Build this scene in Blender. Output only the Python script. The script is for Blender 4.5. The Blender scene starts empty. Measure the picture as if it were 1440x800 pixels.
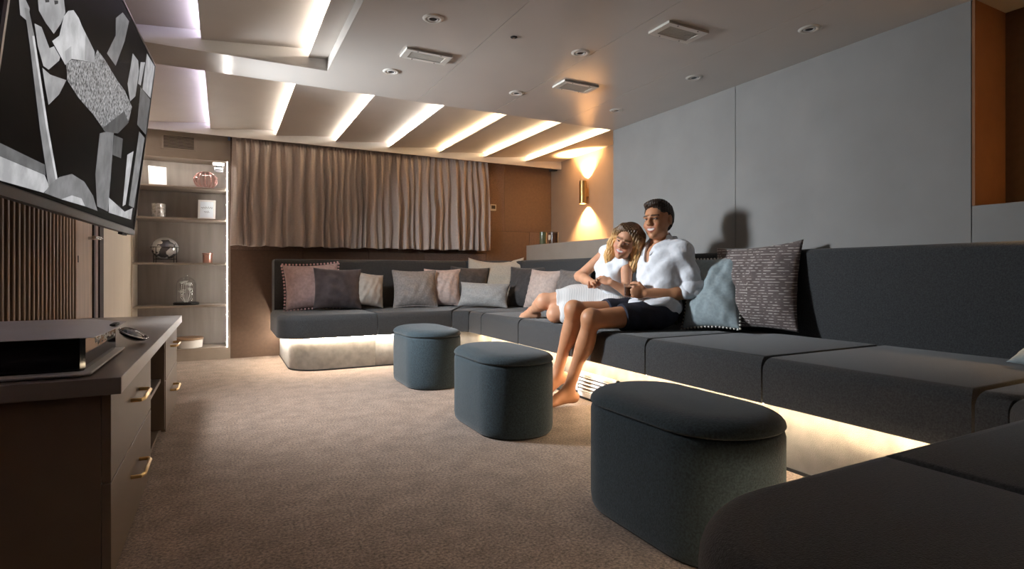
import bpy, bmesh, math, random
import numpy as np
from mathutils import Matrix, Vector
random.seed(7)
rng = np.random.default_rng(7)
SC = bpy.context.scene
COL = SC.collection
PI = math.pi

# ---------------------------------------------------------------- camera
cam_d = bpy.data.cameras.new('camera')
cam_d.sensor_width = 36.0
cam_d.lens = 782.0 / 1440.0 * 36.0
cam_d.shift_y = -17.0 / 1440.0
cam_d.clip_start = 0.02
cam = bpy.data.objects.new('camera', cam_d)
COL.objects.link(cam)
cam.location = (0, 0, 0.87)
cam.rotation_euler = (PI / 2, 0, -math.radians(27.4))
SC.camera = cam

# ---------------------------------------------------------------- world, exposure, large lights
w = bpy.data.worlds.new('world')
SC.world = w
w.use_nodes = True
w.node_tree.nodes['Background'].inputs[0].default_value = (0.02, 0.02, 0.025, 1)
w.node_tree.nodes['Background'].inputs[1].default_value = 1.0
SC.view_settings.view_transform = 'Standard'
SC.view_settings.look = 'None'
SC.view_settings.gamma = 1.0
SC.view_settings.exposure = 0.3
SC.view_settings.use_curve_mapping = False
SC.cycles.use_denoising = True
SC.cycles.max_bounces = 8
SC.cycles.sample_clamp_indirect = 4.0


def area_light(name, loc, target, size, power, color, size_y=None, spread=180):
    d = bpy.data.lights.new(name, 'AREA')
    d.energy = power
    d.color = color
    d.size = size
    if size_y:
        d.shape = 'RECTANGLE'
        d.size_y = size_y
    d.spread = math.radians(spread)
    o = bpy.data.objects.new(name, d)
    COL.objects.link(o)
    o.location = loc
    o.rotation_euler = (Vector(target) - Vector(loc)).to_track_quat('-Z', 'Y').to_euler()
    return o


KEY_P = 56.0
area_light('key_light', (-0.52, 3.98, 1.72), (2.4, 3.45, 0.35), 0.34, KEY_P, (0.88, 0.94, 1.0), spread=124)


LED_COVE, LED_SOFA, LED_SHELF = 112.0, 72.0, 70.0
SCONCE_P = 230.0

# ---------------------------------------------------------------- materials
MATS = {}


def mat(name, color, rough=0.6, metal=0.0, noise=0.0, nscale=30.0, bump=0.0, bscale=200.0, spec=0.5, sheen=0.0,
        stretch=None, color2=None, trans=0.0, emit=None, estr=0.0, coat=0.0, alpha=1.0, ior=1.45):
    if name in MATS:
        return MATS[name]
    m = bpy.data.materials.new(name)
    m.use_nodes = True
    nt = m.node_tree
    b = nt.nodes['Principled BSDF']
    c = (*color, 1)
    b.inputs['Base Color'].default_value = c
    b.inputs['Roughness'].default_value = rough
    b.inputs['Metallic'].default_value = metal
    b.inputs['Specular IOR Level'].default_value = spec
    b.inputs['IOR'].default_value = ior
    b.inputs['Transmission Weight'].default_value = trans
    b.inputs['Coat Weight'].default_value = coat
    if sheen:
        b.inputs['Sheen Weight'].default_value = sheen
        b.inputs['Sheen Roughness'].default_value = 0.4
    if emit:
        b.inputs['Emission Color'].default_value = (*emit, 1)
        b.inputs['Emission Strength'].default_value = estr
    if noise or bump:
        tc = nt.nodes.new('ShaderNodeTexCoord')
        mp = nt.nodes.new('ShaderNodeMapping')
        nt.links.new(tc.outputs['Object'], mp.inputs[0])
        if stretch:
            mp.inputs['Scale'].default_value = stretch
    if noise:
        nz = nt.nodes.new('ShaderNodeTexNoise')
        nz.inputs['Scale'].default_value = nscale
        nz.inputs['Detail'].default_value = 5
        nt.links.new(mp.outputs[0], nz.inputs[0])
        rp = nt.nodes.new('ShaderNodeValToRGB')
        rp.color_ramp.elements[0].position = 0.3
        rp.color_ramp.elements[1].position = 0.7
        c2 = color2 or tuple(min(1, x * (1 + noise)) for x in color)
        c1 = tuple(x * (1 - noise) for x in color) if not color2 else color
        rp.color_ramp.elements[0].color = (*c1, 1)
        rp.color_ramp.elements[1].color = (*c2, 1)
        nt.links.new(nz.outputs[0], rp.inputs[0])
        nt.links.new(rp.outputs[0], b.inputs['Base Color'])
    if bump:
        n2 = nt.nodes.new('ShaderNodeTexNoise')
        n2.inputs['Scale'].default_value = bscale
        n2.inputs['Detail'].default_value = 3
        nt.links.new(mp.outputs[0], n2.inputs[0])
        bp = nt.nodes.new('ShaderNodeBump')
        bp.inputs['Strength'].default_value = bump
        bp.inputs['Distance'].default_value = 0.004
        nt.links.new(n2.outputs[0], bp.inputs['Height'])
        nt.links.new(bp.outputs[0], b.inputs['Normal'])
    MATS[name] = m
    return m


def emat(name, color, strength):
    if name in MATS:
        return MATS[name]
    m = bpy.data.materials.new(name)
    m.use_nodes = True
    nt = m.node_tree
    nt.nodes.clear()
    e = nt.nodes.new('ShaderNodeEmission')
    e.inputs[0].default_value = (*color, 1)
    e.inputs[1].default_value = strength
    o = nt.nodes.new('ShaderNodeOutputMaterial')
    nt.links.new(e.outputs[0], o.inputs[0])
    MATS[name] = m
    return m


def vmat(name, rough=0.55, sss=0.0, bump=0.0, bscale=120, sheen=0.0, emission=0.0, spec=0.4):
    """material that takes its colour from the point colour attribute"""
    m = bpy.data.materials.new(name)
    m.use_nodes = True
    nt = m.node_tree
    b = nt.nodes['Principled BSDF']
    a = nt.nodes.new('ShaderNodeAttribute')
    a.attribute_name = 'Col'
    nt.links.new(a.outputs['Color'], b.inputs['Base Color'])
    b.inputs['Roughness'].default_value = rough
    b.inputs['Specular IOR Level'].default_value = spec
    if sss:
        b.inputs['Subsurface Weight'].default_value = sss
        b.inputs['Subsurface Radius'].default_value = (0.012, 0.005, 0.003)
    if sheen:
        b.inputs['Sheen Weight'].default_value = sheen
    if emission:
        nt.links.new(a.outputs['Color'], b.inputs['Emission Color'])
        b.inputs['Emission Strength'].default_value = emission
    if bump:
        tc = nt.nodes.new('ShaderNodeTexCoord')
        n2 = nt.nodes.new('ShaderNodeTexNoise')
        n2.inputs['Scale'].default_value = bscale
        nt.links.new(tc.outputs['Object'], n2.inputs[0])
        bp = nt.nodes.new('ShaderNodeBump')
        bp.inputs['Strength'].default_value = bump
        bp.inputs['Distance'].default_value = 0.004
        nt.links.new(n2.outputs[0], bp.inputs['Height'])
        nt.links.new(bp.outputs[0], b.inputs['Normal'])
    return m


M_CARPET = mat('carpet', (0.27, 0.195, 0.15), 0.95, noise=0.20, nscale=9, bump=1.0, bscale=260, spec=0.1, sheen=0.25)
_nt = M_CARPET.node_tree
_b = _nt.nodes['Principled BSDF']
_tc = _nt.nodes.new('ShaderNodeTexCoord')
_f = _nt.nodes.new('ShaderNodeTexNoise'); _f.inputs['Scale'].default_value = 95; _f.inputs['Detail'].default_value = 6; _f.inputs['Roughness'].default_value = .75
_nt.links.new(_tc.outputs['Object'], _f.inputs[0])
_r = _nt.nodes.new('ShaderNodeValToRGB')
_r.color_ramp.elements[0].position = .36; _r.color_ramp.elements[1].position = .66
_r.color_ramp.elements[0].color = (.30, .30, .30, 1); _r.color_ramp.elements[1].color = (1.70, 1.70, 1.70, 1)
_nt.links.new(_f.outputs[0], _r.inputs[0])
_m = _nt.nodes.new('ShaderNodeMix'); _m.data_type = 'RGBA'; _m.blend_type = 'MULTIPLY'; _m.inputs[0].default_value = 1.0
_src = _b.inputs['Base Color'].links[0].from_socket
_nt.links.new(_src, _m.inputs[6]); _nt.links.new(_r.outputs[0], _m.inputs[7]); _nt.links.new(_m.outputs[2], _b.inputs['Base Color'])
M_SOFA = mat('sofa_fabric', (0.047, 0.049, 0.051), 0.9, noise=0.30, nscale=170, bump=0.5, bscale=330, spec=0.2, sheen=0.25)
M_PLINTH = mat('plinth_suede', (0.19, 0.168, 0.14), 0.9, noise=0.2, nscale=14, bump=0.25, bscale=300, spec=0.15, sheen=0.2)
M_OTTO = mat('ottoman_fabric', (0.037, 0.053, 0.062), 0.9, noise=0.32, nscale=150, bump=0.6, bscale=300, spec=0.2, sheen=0.25)
M_BLACK = mat('black_base', (0.012, 0.012, 0.012), 0.6)
M_CEIL = mat('ceiling_lacquer', (0.60, 0.56, 0.515), 0.16, noise=0.02, nscale=3, spec=0.5)
M_LOUV = mat('louver_panel', (0.55, 0.50, 0.45), 0.55, noise=0.03, nscale=5)
M_PELMET = mat('pelmet', (0.58, 0.54, 0.50), 0.4, noise=0.02, nscale=5)
M_WGREY = mat('wall_grey_fabric', (0.265, 0.260, 0.252), 0.85, noise=0.06, nscale=4, bump=0.12, bscale=500)
M_WTAUPE = mat('wall_taupe', (0.27, 0.225, 0.185), 0.8, noise=0.05, nscale=6, bump=0.1, bscale=400)
M_WBROWN = mat('wall_brown', (0.118, 0.074, 0.050), 0.75, noise=0.10, nscale=30, bump=0.2, bscale=350)
M_WBROWN2 = mat('wall_brown_speckled', (0.15, 0.10, 0.078), 0.85, noise=0.35, nscale=160, bump=0.5, bscale=300)
M_CREAM = mat('cream_panel', (0.62, 0.54, 0.44), 0.55, noise=0.04, nscale=8, stretch=(1, 1, .1))
M_SHELF = mat('shelf_laminate', (0.33, 0.28, 0.235), 0.5, noise=0.05, nscale=10)
M_SHELFB = mat('shelf_back', (0.25, 0.215, 0.19), 0.6, noise=0.12, nscale=6, stretch=(3, 3, .3))
M_CAB = mat('cabinet_taupe', (0.125, 0.088, 0.062), 0.45, noise=0.04, nscale=12)
M_CABTOP = mat('cabinet_top', (0.17, 0.145, 0.13), 0.3, noise=0.04, nscale=12)
M_DARK = mat('dark_void', (0.02, 0.014, 0.011), 0.8)
M_SLAT = mat('slat_wood', (0.26, 0.165, 0.095), 0.5, noise=0.25, nscale=20, stretch=(3, 3, .15))
M_SLATB = mat('slat_backing', (0.018, 0.010, 0.008), 0.8)
M_DOOR = mat('door_wood', (0.30, 0.195, 0.115), 0.5, noise=0.25, nscale=9, stretch=(4, 4, .25))
M_BRASS = mat('brass', (0.78, 0.53, 0.22), 0.28, 1.0, bump=0.05, bscale=80)
M_STEEL = mat('steel', (0.62, 0.63, 0.65), 0.25, 1.0, bump=0.05, bscale=80)
M_WHITEP = mat('white_plastic', (0.75, 0.74, 0.72), 0.4, noise=0.02, nscale=20)
M_IVORY = mat('ivory_metal', (0.70, 0.67, 0.61), 0.4, noise=0.02, nscale=20)
M_BLKGL = mat('black_gloss', (0.006, 0.006, 0.007), 0.06, noise=0.02, nscale=8)
M_SILVER = mat('silver_lid', (0.68, 0.68, 0.74), 0.32, 0.1, noise=0.03, nscale=20)
M_GLASS = mat('clear_glass', (1, 1, 1), 0.02, trans=1.0, ior=1.35, bump=0.02, bscale=20)
M_THIN = bpy.data.materials.new('thin_glass')
M_THIN.use_nodes = True
_n = M_THIN.node_tree
_n.nodes.clear()
_t = _n.nodes.new('ShaderNodeBsdfTransparent'); _t.inputs[0].default_value = (.95, .96, .97, 1)
_g = _n.nodes.new('ShaderNodeBsdfGlossy'); _g.inputs['Roughness'].default_value = .04
_l0 = _n.nodes.new('ShaderNodeLayerWeight'); _l0.inputs[0].default_value = .25
_l = _n.nodes.new('ShaderNodeMath'); _l.operation = 'MULTIPLY_ADD'; _l.inputs[1].default_value = .40; _l.inputs[2].default_value = .03
_n.links.new(_l0.outputs['Facing'], _l.inputs[0])
_x = _n.nodes.new('ShaderNodeMixShader'); _o = _n.nodes.new('ShaderNodeOutputMaterial')
_n.links.new(_l.outputs[0], _x.inputs[0]); _n.links.new(_t.outputs[0], _x.inputs[1]); _n.links.new(_g.outputs[0], _x.inputs[2]); _n.links.new(_x.outputs[0], _o.inputs[0])
M_CURT = mat('curtain_cloth', (0.56, 0.475, 0.425), 0.75, noise=0.06, nscale=60, bump=0.15, bscale=500, sheen=0.3)
E_COVE = emat('led_cove', (1.0, 0.92, 0.82), LED_COVE)
E_COVEB = emat('led_cove_cool', (0.74, 0.72, 1.0), LED_COVE * .8)
E_COVEW = emat('led_cove_warm', (1.0, 0.72, 0.42), LED_COVE)
E_SOFAW = emat('led_sofa_white', (1.0, 0.88, 0.74), LED_SOFA * 1.9)
E_SOFA = emat('led_sofa_warm', (1.0, 0.78, 0.52), LED_SOFA)
E_SHELF = emat('led_shelf', (1.0, 0.95, 0.88), LED_SHELF)


# ---------------------------------------------------------------- object helpers
def setp(o, label=None, cat=None, group=None, kind=None):
    if label: o['label'] = label
    if cat: o['category'] = cat
    if group: o['group'] = group
    if kind: o['kind'] = kind
    return o


def link(name, me, m, parent=None, smooth=False):
    o = bpy.data.objects.new(name, me)
    COL.objects.link(o)
    if m is not None and not me.materials:
        me.materials.append(m)
    if smooth:
        me.polygons.foreach_set('use_smooth', [True] * len(me.polygons))
    if parent is not None:
        o.parent = parent
        o.matrix_parent_inverse = parent.matrix_basis.inverted()
    return o


def obj(name, bm, m, parent=None, smooth=False, auto=None):
    me = bpy.data.meshes.new(name)
    bmesh.ops.recalc_face_normals(bm, faces=bm.faces)
    if auto is not None:
        smooth = True
        for e in bm.edges:
            if len(e.link_faces) == 2 and e.calc_face_angle(0) > auto:
                e.smooth = False
    bm.to_mesh(me)
    bm.free()
    return link(name, me, m, parent, smooth)


def thing(name, loc, label, cat, group=None, rot=(0, 0, 0)):
    o = bpy.data.objects.new(name, None)
    COL.objects.link(o)
    o.location = loc
    o.rotation_euler = rot
    o.empty_display_size = 0.1
    return setp(o, label, cat, group)


def B():
    return bmesh.new()


def box(bm, lo, hi, M=None):
    v = [bm.verts.new((x, y, z)) for z in (lo[2], hi[2]) for y in (lo[1], hi[1]) for x in (lo[0], hi[0])]
    for f in ((0, 2, 3, 1), (4, 5, 7, 6), (0, 1, 5, 4), (2, 6, 7, 3), (0, 4, 6, 2), (1, 3, 7, 5)):
        bm.faces.new([v[i] for i in f])
    if M is not None:
        bmesh.ops.transform(bm, matrix=M, verts=v)
    return v


def bbox(lo, hi, bev=0.0, seg=2, M=None):
    bm = B()
    box(bm, lo, hi, M)
    if bev:
        bmesh.ops.bevel(bm, geom=list(bm.edges), offset=bev, segments=seg, affect='EDGES', profile=0.5)
    return bm


def boxo(name, lo, hi, m, parent=None, bev=0.0):
    return obj(name, bbox(lo, hi, bev), m, parent)


def prism(bm, pts, z0, z1):
    a = [bm.verts.new((x, y, z0)) for x, y in pts]
    b = [bm.verts.new((x, y, z1)) for x, y in pts]
    bm.faces.new(a[::-1])
    bm.faces.new(b)
    n = len(pts)
    for i in range(n):
        bm.faces.new((a[i], a[(i + 1) % n], b[(i + 1) % n], b[i]))
    return a + b


def prism_axis(bm, pts, axis, t0, t1):
    """closed 2D profile extruded along axis. axis 'x': pts=(y,z); 'y': pts=(x,z)"""
    def mk(p, t):
        return (t, p[0], p[1]) if axis == 'x' else (p[0], t, p[1])
    a = [bm.verts.new(mk(p, t0)) for p in pts]
    b = [bm.verts.new(mk(p, t1)) for p in pts]
    bm.faces.new(a[::-1])
    bm.faces.new(b)
    n = len(pts)
    for i in range(n):
        bm.faces.new((a[i], a[(i + 1) % n], b[(i + 1) % n], b[i]))


def lathe(bm, prof, n=24, c=(0, 0, 0), cap=True):
    rings = []
    for r, z in prof:
        if r < 1e-6:
            rings.append([bm.verts.new((c[0], c[1], c[2] + z))])
        else:
            rings.append([bm.verts.new((c[0] + r * math.cos(2 * PI * k / n), c[1] + r * math.sin(2 * PI * k / n), c[2] + z))
                          for k in range(n)])
    for a, b in zip(rings, rings[1:]):
        for k in range(n):
            k2 = (k + 1) % n
            if len(a) == 1 and len(b) == 1:
                continue
            if len(a) == 1:
                bm.faces.new((a[0], b[k2], b[k]))
            elif len(b) == 1:
                bm.faces.new((a[k], a[k2], b[0]))
            else:
                bm.faces.new((a[k], a[k2], b[k2], b[k]))
    if cap:
        for r in (rings[0], rings[-1]):
            if len(r) > 2:
                bm.faces.new(r)


def tube(bm, pts, r, n=8, closed=False, caps=True):
    pts = [Vector(p) for p in pts]
    N = len(pts)
    rings = []
    prev = None
    for i, p in enumerate(pts):
        if closed:
            t = pts[(i + 1) % N] - pts[i - 1]
        else:
            t = pts[min(i + 1, N - 1)] - pts[max(i - 1, 0)]
        t.normalize()
        if prev is None:
            up = Vector((0, 0, 1)) if abs(t.z) < 0.9 else Vector((1, 0, 0))
            u = t.cross(up).normalized()
        else:
            u = (prev - t * prev.dot(t)).normalized()
        prev = u
        v = t.cross(u)
        rr = r[i] if hasattr(r, '__len__') else r
        rings.append([bm.verts.new(p + (u * math.cos(2 * PI * k / n) + v * math.sin(2 * PI * k / n)) * rr) for k in range(n)])
    R = list(zip(rings, rings[1:]))
    if closed:
        R.append((rings[-1], rings[0]))
    for a, b in R:
        for k in range(n):
            bm.faces.new((a[k], a[(k + 1) % n], b[(k + 1) % n], b[k]))
    if caps and not closed:
        bm.faces.new(rings[0][::-1])
        bm.faces.new(rings[-1])


def offset_poly(pts, wts, t):
    n = len(pts)
    out = []
    area = sum(pts[i][0] * pts[(i + 1) % n][1] - pts[(i + 1) % n][0] * pts[i][1] for i in range(n))
    sg = 1 if area > 0 else -1
    for i in range(n):
        p0, p1, p2 = Vector(pts[i - 1]), Vector(pts[i]), Vector(pts[(i + 1) % n])
        d1 = (p1 - p0).normalized()
        d2 = (p2 - p1).normalized()
        n1 = Vector((-d1.y, d1.x)) * sg
        n2 = Vector((-d2.y, d2.x)) * sg
        w1, w2 = wts[i - 1] * t, wts[i] * t
        cr = d1.x * d2.y - d1.y * d2.x
        if abs(cr) < 0.05:
            q = p1 + (n1 * w1 + n2 * w2) * 0.5
        else:
            a = p1 + n1 * w1
            b = p1 + n2 * w2
            s = ((b.x - a.x) * d2.y - (b.y - a.y) * d2.x) / cr
            q = a + d1 * s
        out.append((q.x, q.y))
    return out


def plan_extrude(bm, pts, rings, wts=None):
    wts = wts or [1.0] * len(pts)
    R = []
    for z, t in rings:
        R.append([bm.verts.new((x, y, z)) for x, y in offset_poly(pts, wts, t)])
    n = len(pts)
    for a, b in zip(R, R[1:]):
        for i in range(n):
            bm.faces.new((a[i], a[(i + 1) % n], b[(i + 1) % n], b[i]))
    bm.faces.new(R[0][::-1])
    bm.faces.new(R[-1])


def soft_rings(z0, z1, rt, rb=0.015, n=6):
    R = []
    for k in range(4):
        a = PI / 2 * k / 3
        R.append((z0 + rb * (1 - math.sin(a)) if False else z0 + rb * (1 - math.cos(a)), rb * (1 - math.sin(a))))
    for k in range(n + 1):
        a = PI / 2 * k / n
        R.append((z1 - rt + rt * math.sin(a), rt * (1 - math.cos(a))))
    return R


def arc(cx, cy, r, a0, a1, n=10):
    return [(cx + r * math.cos(math.radians(a0 + (a1 - a0) * k / n)), cy + r * math.sin(math.radians(a0 + (a1 - a0) * k / n)))
            for k in range(n + 1)]


# ================================================================ STRUCTURE
Z_C = 2.14          # low ceiling
X_L, X_R = -0.775, 3.10
Y_B, Y_N = 6.30, -1.6
floor = boxo('floor', (-0.9, Y_N - .1, -0.1), (4.1, 6.8, 0.0), M_CARPET)
setp(floor, 'brown beige cut pile carpet covering the whole room floor', 'carpet', kind='structure')

# ---- back wall with its fitted panels
wb = boxo('wall_back', (0.06, Y_B + 0.012, 0), (4.0, Y_B + 0.2, 2.6), M_DARK)
setp(wb, 'brown patchwork panel wall behind the curtain and the sofa', 'wall', kind='structure')
pan = [(0.06, .75, 0, 1.10, 0), (.75, 1.45, 0, 1.10, 0), (1.45, 2.1, 0, 1.10, 0), (2.1, 2.9, 0, 1.10, 1), (2.9, 3.52, 0, 1.39, 0),
       (3.52, 3.86, 1.0, 1.39, 1), (3.52, 3.86, 0, 1.0, 0),
       (0.06, .75, 1.10, 2.25, 1), (.75, 1.45, 1.10, 2.25, 0), (1.45, 2.1, 1.10, 2.25, 1), (2.1, 2.9, 1.10, 2.25, 0),
       (2.9, 3.154, 1.39, 2.25, 1), (3.154, 3.86, 1.39, 2.25, 0)]
for x0, x1, z0, z1, k in pan:
    boxo('wall_panel', (x0 + .0015, Y_B - .002 * k, z0 + .0015), (x1 - .0015, Y_B + 0.014, z1 - .0015), M_WBROWN2 if k else M_WBROWN, wb, bev=0.001)

# ---- right wall : proud grey panels, ledge and two recesses
wr = boxo('wall_right', (3.87, -1.7, 0), (4.0, 6.5, 2.6), M_WTAUPE)
setp(wr, 'grey fabric panelled right wall behind the long sofa', 'wall', kind='structure')
boxo('recess_wall', (3.85, 4.0, 1.1), (3.872, 6.30, 2.6), mat('recess_taupe', (.32, .235, .17), .75, noise=.04, nscale=8), wr)
M_WORANGE = mat('wall_orange_brown', (0.26, 0.115, 0.048), 0.7, noise=0.06, nscale=12)
boxo('recess_wall', (3.40, Y_N, 1.1), (3.42, 1.32, 2.3), M_WBROWN, wr)
for y0, y1 in ((1.318, 2.668), (2.668, 4.01)):
    boxo('wall_panel', (X_R, y0 + .0015, 0.02), (3.86, y1 - .0015, 2.3), M_WGREY, wr, bev=0.002)
boxo('reveal', (3.104, 1.306, 1.182), (3.42, 1.319, 2.3), M_WORANGE, wr)
boxo('ledge', (X_R, 4.011, 0.02), (3.86, 5.62, 1.18), M_WTAUPE, wr, bev=0.002)
boxo('ledge', (X_R, Y_N, 0.02), (3.42, 1.3165, 1.18), M_WGREY, wr, bev=0.002)

wn = boxo('wall_near', (-0.9, Y_N - .1, 0), (4.0, Y_N, 2.6), M_WTAUPE)
setp(wn, 'plain taupe wall at the near end of the room', 'wall', kind='structure')

# ---- left wall
wl = boxo('wall_left', (-0.95, Y_N, 0), (-0.80, 6.9, 2.6), M_SLATB)
setp(wl, 'dark left wall carrying vertical wooden slats and a cream panel', 'wall', kind='structure')
boxo('cream_panel', (-0.80, 4.885, 0.0), (X_L, 6.30, 2.25), M_CREAM, wl, bev=0.002)
boxo('dark_frame', (-0.80, 4.74, 0.0), (X_L + .012, 4.88, 2.25), M_SLATB, wl)
boxo('red_brown_stile', (-0.80, 4.60, 0.0), (X_L + .004, 4.735, 2.25), mat('stile', (0.12, .045, .03), .5, noise=.1), wl)
boxo('dark_frame', (-0.80, 4.545, 0.0), (X_L + .012, 4.598, 2.25), M_SLATB, wl)
slat_me = None
y = 4.035
while y > 0.9:
    if slat_me is None:
        s = obj('slat', bbox((-.013, -.0115, 0), (.013, .0115, 2.2), .003, 1), M_SLAT, None)
        slat_me = s.data
    else:
        s = bpy.data.objects.new('slat', slat_me)
        COL.objects.link(s)
    s.location = (-0.787, y, 0.0)
    s.parent = wl
    y -= 0.0682
d1 = boxo('door_1', (-0.80, 4.085, 0.0), (-0.772, 4.54, 2.1), M_DOOR, None, bev=0.003)
setp(d1, 'narrow oak veneered door with steel lever handle beside the slats', 'door', kind='structure')
bm = B()
tube(bm, [(-.772, 4.42, 1.09), (-.715, 4.42, 1.09), (-.705, 4.41, 1.09), (-.705, 4.20, 1.085)], .011, 10)
lathe(bm, [(.026, 0), (.026, .006)], 16)
h = obj('door_handle', bm, M_STEEL, d1, auto=.6)
boxo('key_slot', (-.773, 4.13, .93), (-.7705, 4.15, .97), M_DARK, d1)

# ---- ceiling
LV = [-1.86, -1.278, -0.697, -0.115, 0.467, 1.044, 1.62, 2.197, 2.76, 3.33, 3.90]
ce = boxo('ceiling', (-0.95, Y_N - .1, 2.50), (4.0, 6.9, 2.56), M_DARK)
setp(ce, 'lacquered beige panel ceiling with a sawtooth cove over the curtain', 'ceiling', kind='structure')
GAP = .0015
bm = B()
prism(bm, [(-.80, 3.65), (.58, 3.65), (.58, Y_N), (1.27 - GAP, Y_N), (1.27 - GAP, 4.0), (-.80, 4.0)], Z_C, Z_C + .012)
obj('ceiling_panel', bm, M_CEIL, ce)
for x0, x1 in ((1.27, 1.90), (1.90, 2.53), (2.53, 3.11)):
    boxo('ceiling_panel', (x0 + GAP, Y_N, Z_C), (x1 - GAP, 4.0, Z_C + .012), M_CEIL, ce)
boxo('ceiling_panel', (3.11, Y_N, Z_C), (3.42, 1.318, Z_C + .012), M_CEIL, ce)
# soffit edges
boxo('coffer_edge', (.58, Y_N, Z_C + .0125), (.60, 3.65, 2.34), M_CEIL, ce)
boxo('coffer_edge', (-.80, 3.65, Z_C + .0125), (.60, 3.67, 2.34), M_PELMET, ce)
boxo('cove_edge', (-.80, 3.98, Z_C + .0125), (3.86, 3.9995, 2.48), M_PELMET, ce)


def louvers(y0, y1, xmin, xmax, zl, zh):
    LIP = .068
    for a, b in zip(LV, LV[1:]):
        a2, b2 = max(a, xmin), min(b + LIP - .003, xmax)
        if b2 - a2 < .03:
            continue
        sl = (zh - zl) / (b + LIP - a)
        za, zb = zl + sl * (a2 - a), zl + sl * (b2 - a)
        bm = B()
        prism_axis(bm, [(a2, za), (b2, zb), (b2, zb + .008), (a2, za + .008)], 'y', y0, y1)
        pnl = obj('louver_panel', bm, M_LOUV, ce)
        if a2 == a and a + LIP < xmax:
            zt = zl + sl * LIP + .0085
            boxo('light_stop', (a + LIP - .002, y0, zt), (a + LIP + .006, y1, zh + .03), M_LOUV, ce)
            zt = zl + sl * .055 + .0085
            em = E_COVEB if (a < 0) else (E_COVEW if a > 2.0 else E_COVE)
            boxo('led_strip', (a + .040, y0 + .01, zt), (a + .054, y1 - .01, zt + .004), em, ce)


louvers(4.001, 6.06, -.80, 3.85, 2.245, 2.305)
louvers(Y_N, 3.649, -.80, .579, 2.205, 2.265)
pel = boxo('trim_1', (-.80, 6.05, 2.19), (3.85, 6.07, 2.42), M_PELMET)
setp(pel, 'pale pelmet board above the curtain under the glowing cove', 'pelmet', kind='structure')
boxo('pelmet_top', (-.80, 6.07, 2.40), (3.85, 6.30, 2.42), M_PELMET, pel)

# ---- built-in shelf niche
sh = thing('built_in_shelf', (-.36, 6.4, 0), 'tall built-in taupe shelf niche with glowing edges left of the curtain', 'shelf')
boxo('back_panel', (-.80, 6.66, 0), (.07, 6.68, 2.2), M_SHELFB, sh)
boxo('side_panel', (-.798, 6.302, .0), (-.765, 6.66, 2.2), M_CREAM, sh)
boxo('side_panel', (.036, 6.30, .0), (.06, 6.66, 2.2), M_SHELF, sh)
boxo('plinth', (-.765, 6.30, 0), (.036, 6.66, .10), M_SHELF, sh)
hd = boxo('header', (-.765, 6.30, 2.0), (.036, 6.66, 2.40), M_SHELF, sh)
SHZ = [0.118, 0.545, 0.965, 1.405, 1.715]
for k, z in enumerate(SHZ):
    boxo('shelf_board', (-.7645, 6.305, z - .018), (.0355, 6.655, z), M_SHELF, sh, bev=.002)
boxo('led_strip', (.0265, 6.300, .12), (.0355, 6.306, 1.984), E_SHELF, sh)
boxo('led_strip', (-.755, 6.330, 1.9935), (.0215, 6.344, 1.9995), E_SHELF, sh)
boxo('header_lip', (-.7645, 6.30, 1.985), (.0355, 6.312, 1.9998), M_SHELF, sh)


# ================================================================ SOFA
sofa = thing('corner_sofa', (2.5, 2.9, 0), 'long charcoal U-shaped corner sofa with underlit seat along the right wall', 'sofa')
ZS0, ZS1 = .295, .50


def seat(pts, wts, name='seat_cushion'):
    bm = B()
    plan_extrude(bm, pts, [(z_, t_ + .010) for z_, t_ in soft_rings(ZS0, ZS1, .055, .012, 7)], wts)
    return obj(name, bm, M_SOFA, sofa, auto=.9)


def seat_run(y0, y1):
    seat([(2.08, y0), (3.0, y0), (3.0, y1), (2.08, y1)], [.3, 0, .3, 1])


for y0, y1 in ((.884, 1.657), (1.657, 2.416), (2.416, 3.18), (3.18, 3.925), (3.925, 4.65)):
    seat_run(y0 + .002, y1 - .002)
seat([(2.08, 4.651), (3.0, 4.651), (3.0, 5.52), (2.08, 4.93)], [.3, 0, .3, 1])
seat([(2.08, 4.931), (3.0, 5.521), (2.5, 5.99), (1.96, 5.05)], [.3, 0, .3, 1])
seat([(1.246, 5.05), (1.959, 5.05), (2.499, 5.99), (1.246, 5.99)], [1, .3, 0, .3])
le = arc(.66, 5.31, .26, 180, 270, 12)
seat([(1.2445, 5.99), (.40, 5.99)] + le + [(1.2445, 5.05)], [0, 1] + [1] * 12 + [1, .3])
# near return
seat([(2.08, .80), (2.9, .25), (3.0, .25), (3.0, .883), (2.08, .883)], [.3, 0, 0, .3, 1])
seat([(2.08, .799), (1.98, .70), (2.48, -.22), (2.9, .249)], [1, .3, 0, .3])
seat([(1.201, .70), (1.201, -.25), (2.479, -.25), (1.979, .70)], [.3, 0, .3, 1])
ne = arc(.83, .40, .30, 180, 90, 14)
seat([(1.1995, -.25), (.53, -.25)] + ne + [(1.1995, .70)], [0, 1] + [1] * 14 + [1, .3])


def plinth(pts):
    bm = B()
    prism(bm, pts, .014, ZS0)
    obj('plinth', bm, M_PLINTH, sofa, auto=.6)
    bm = B()
    prism(bm, offset_poly(pts, [1] * len(pts), -.004), 0, .0138)
    obj('kick_strip', bm, M_BLACK, sofa)


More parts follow.
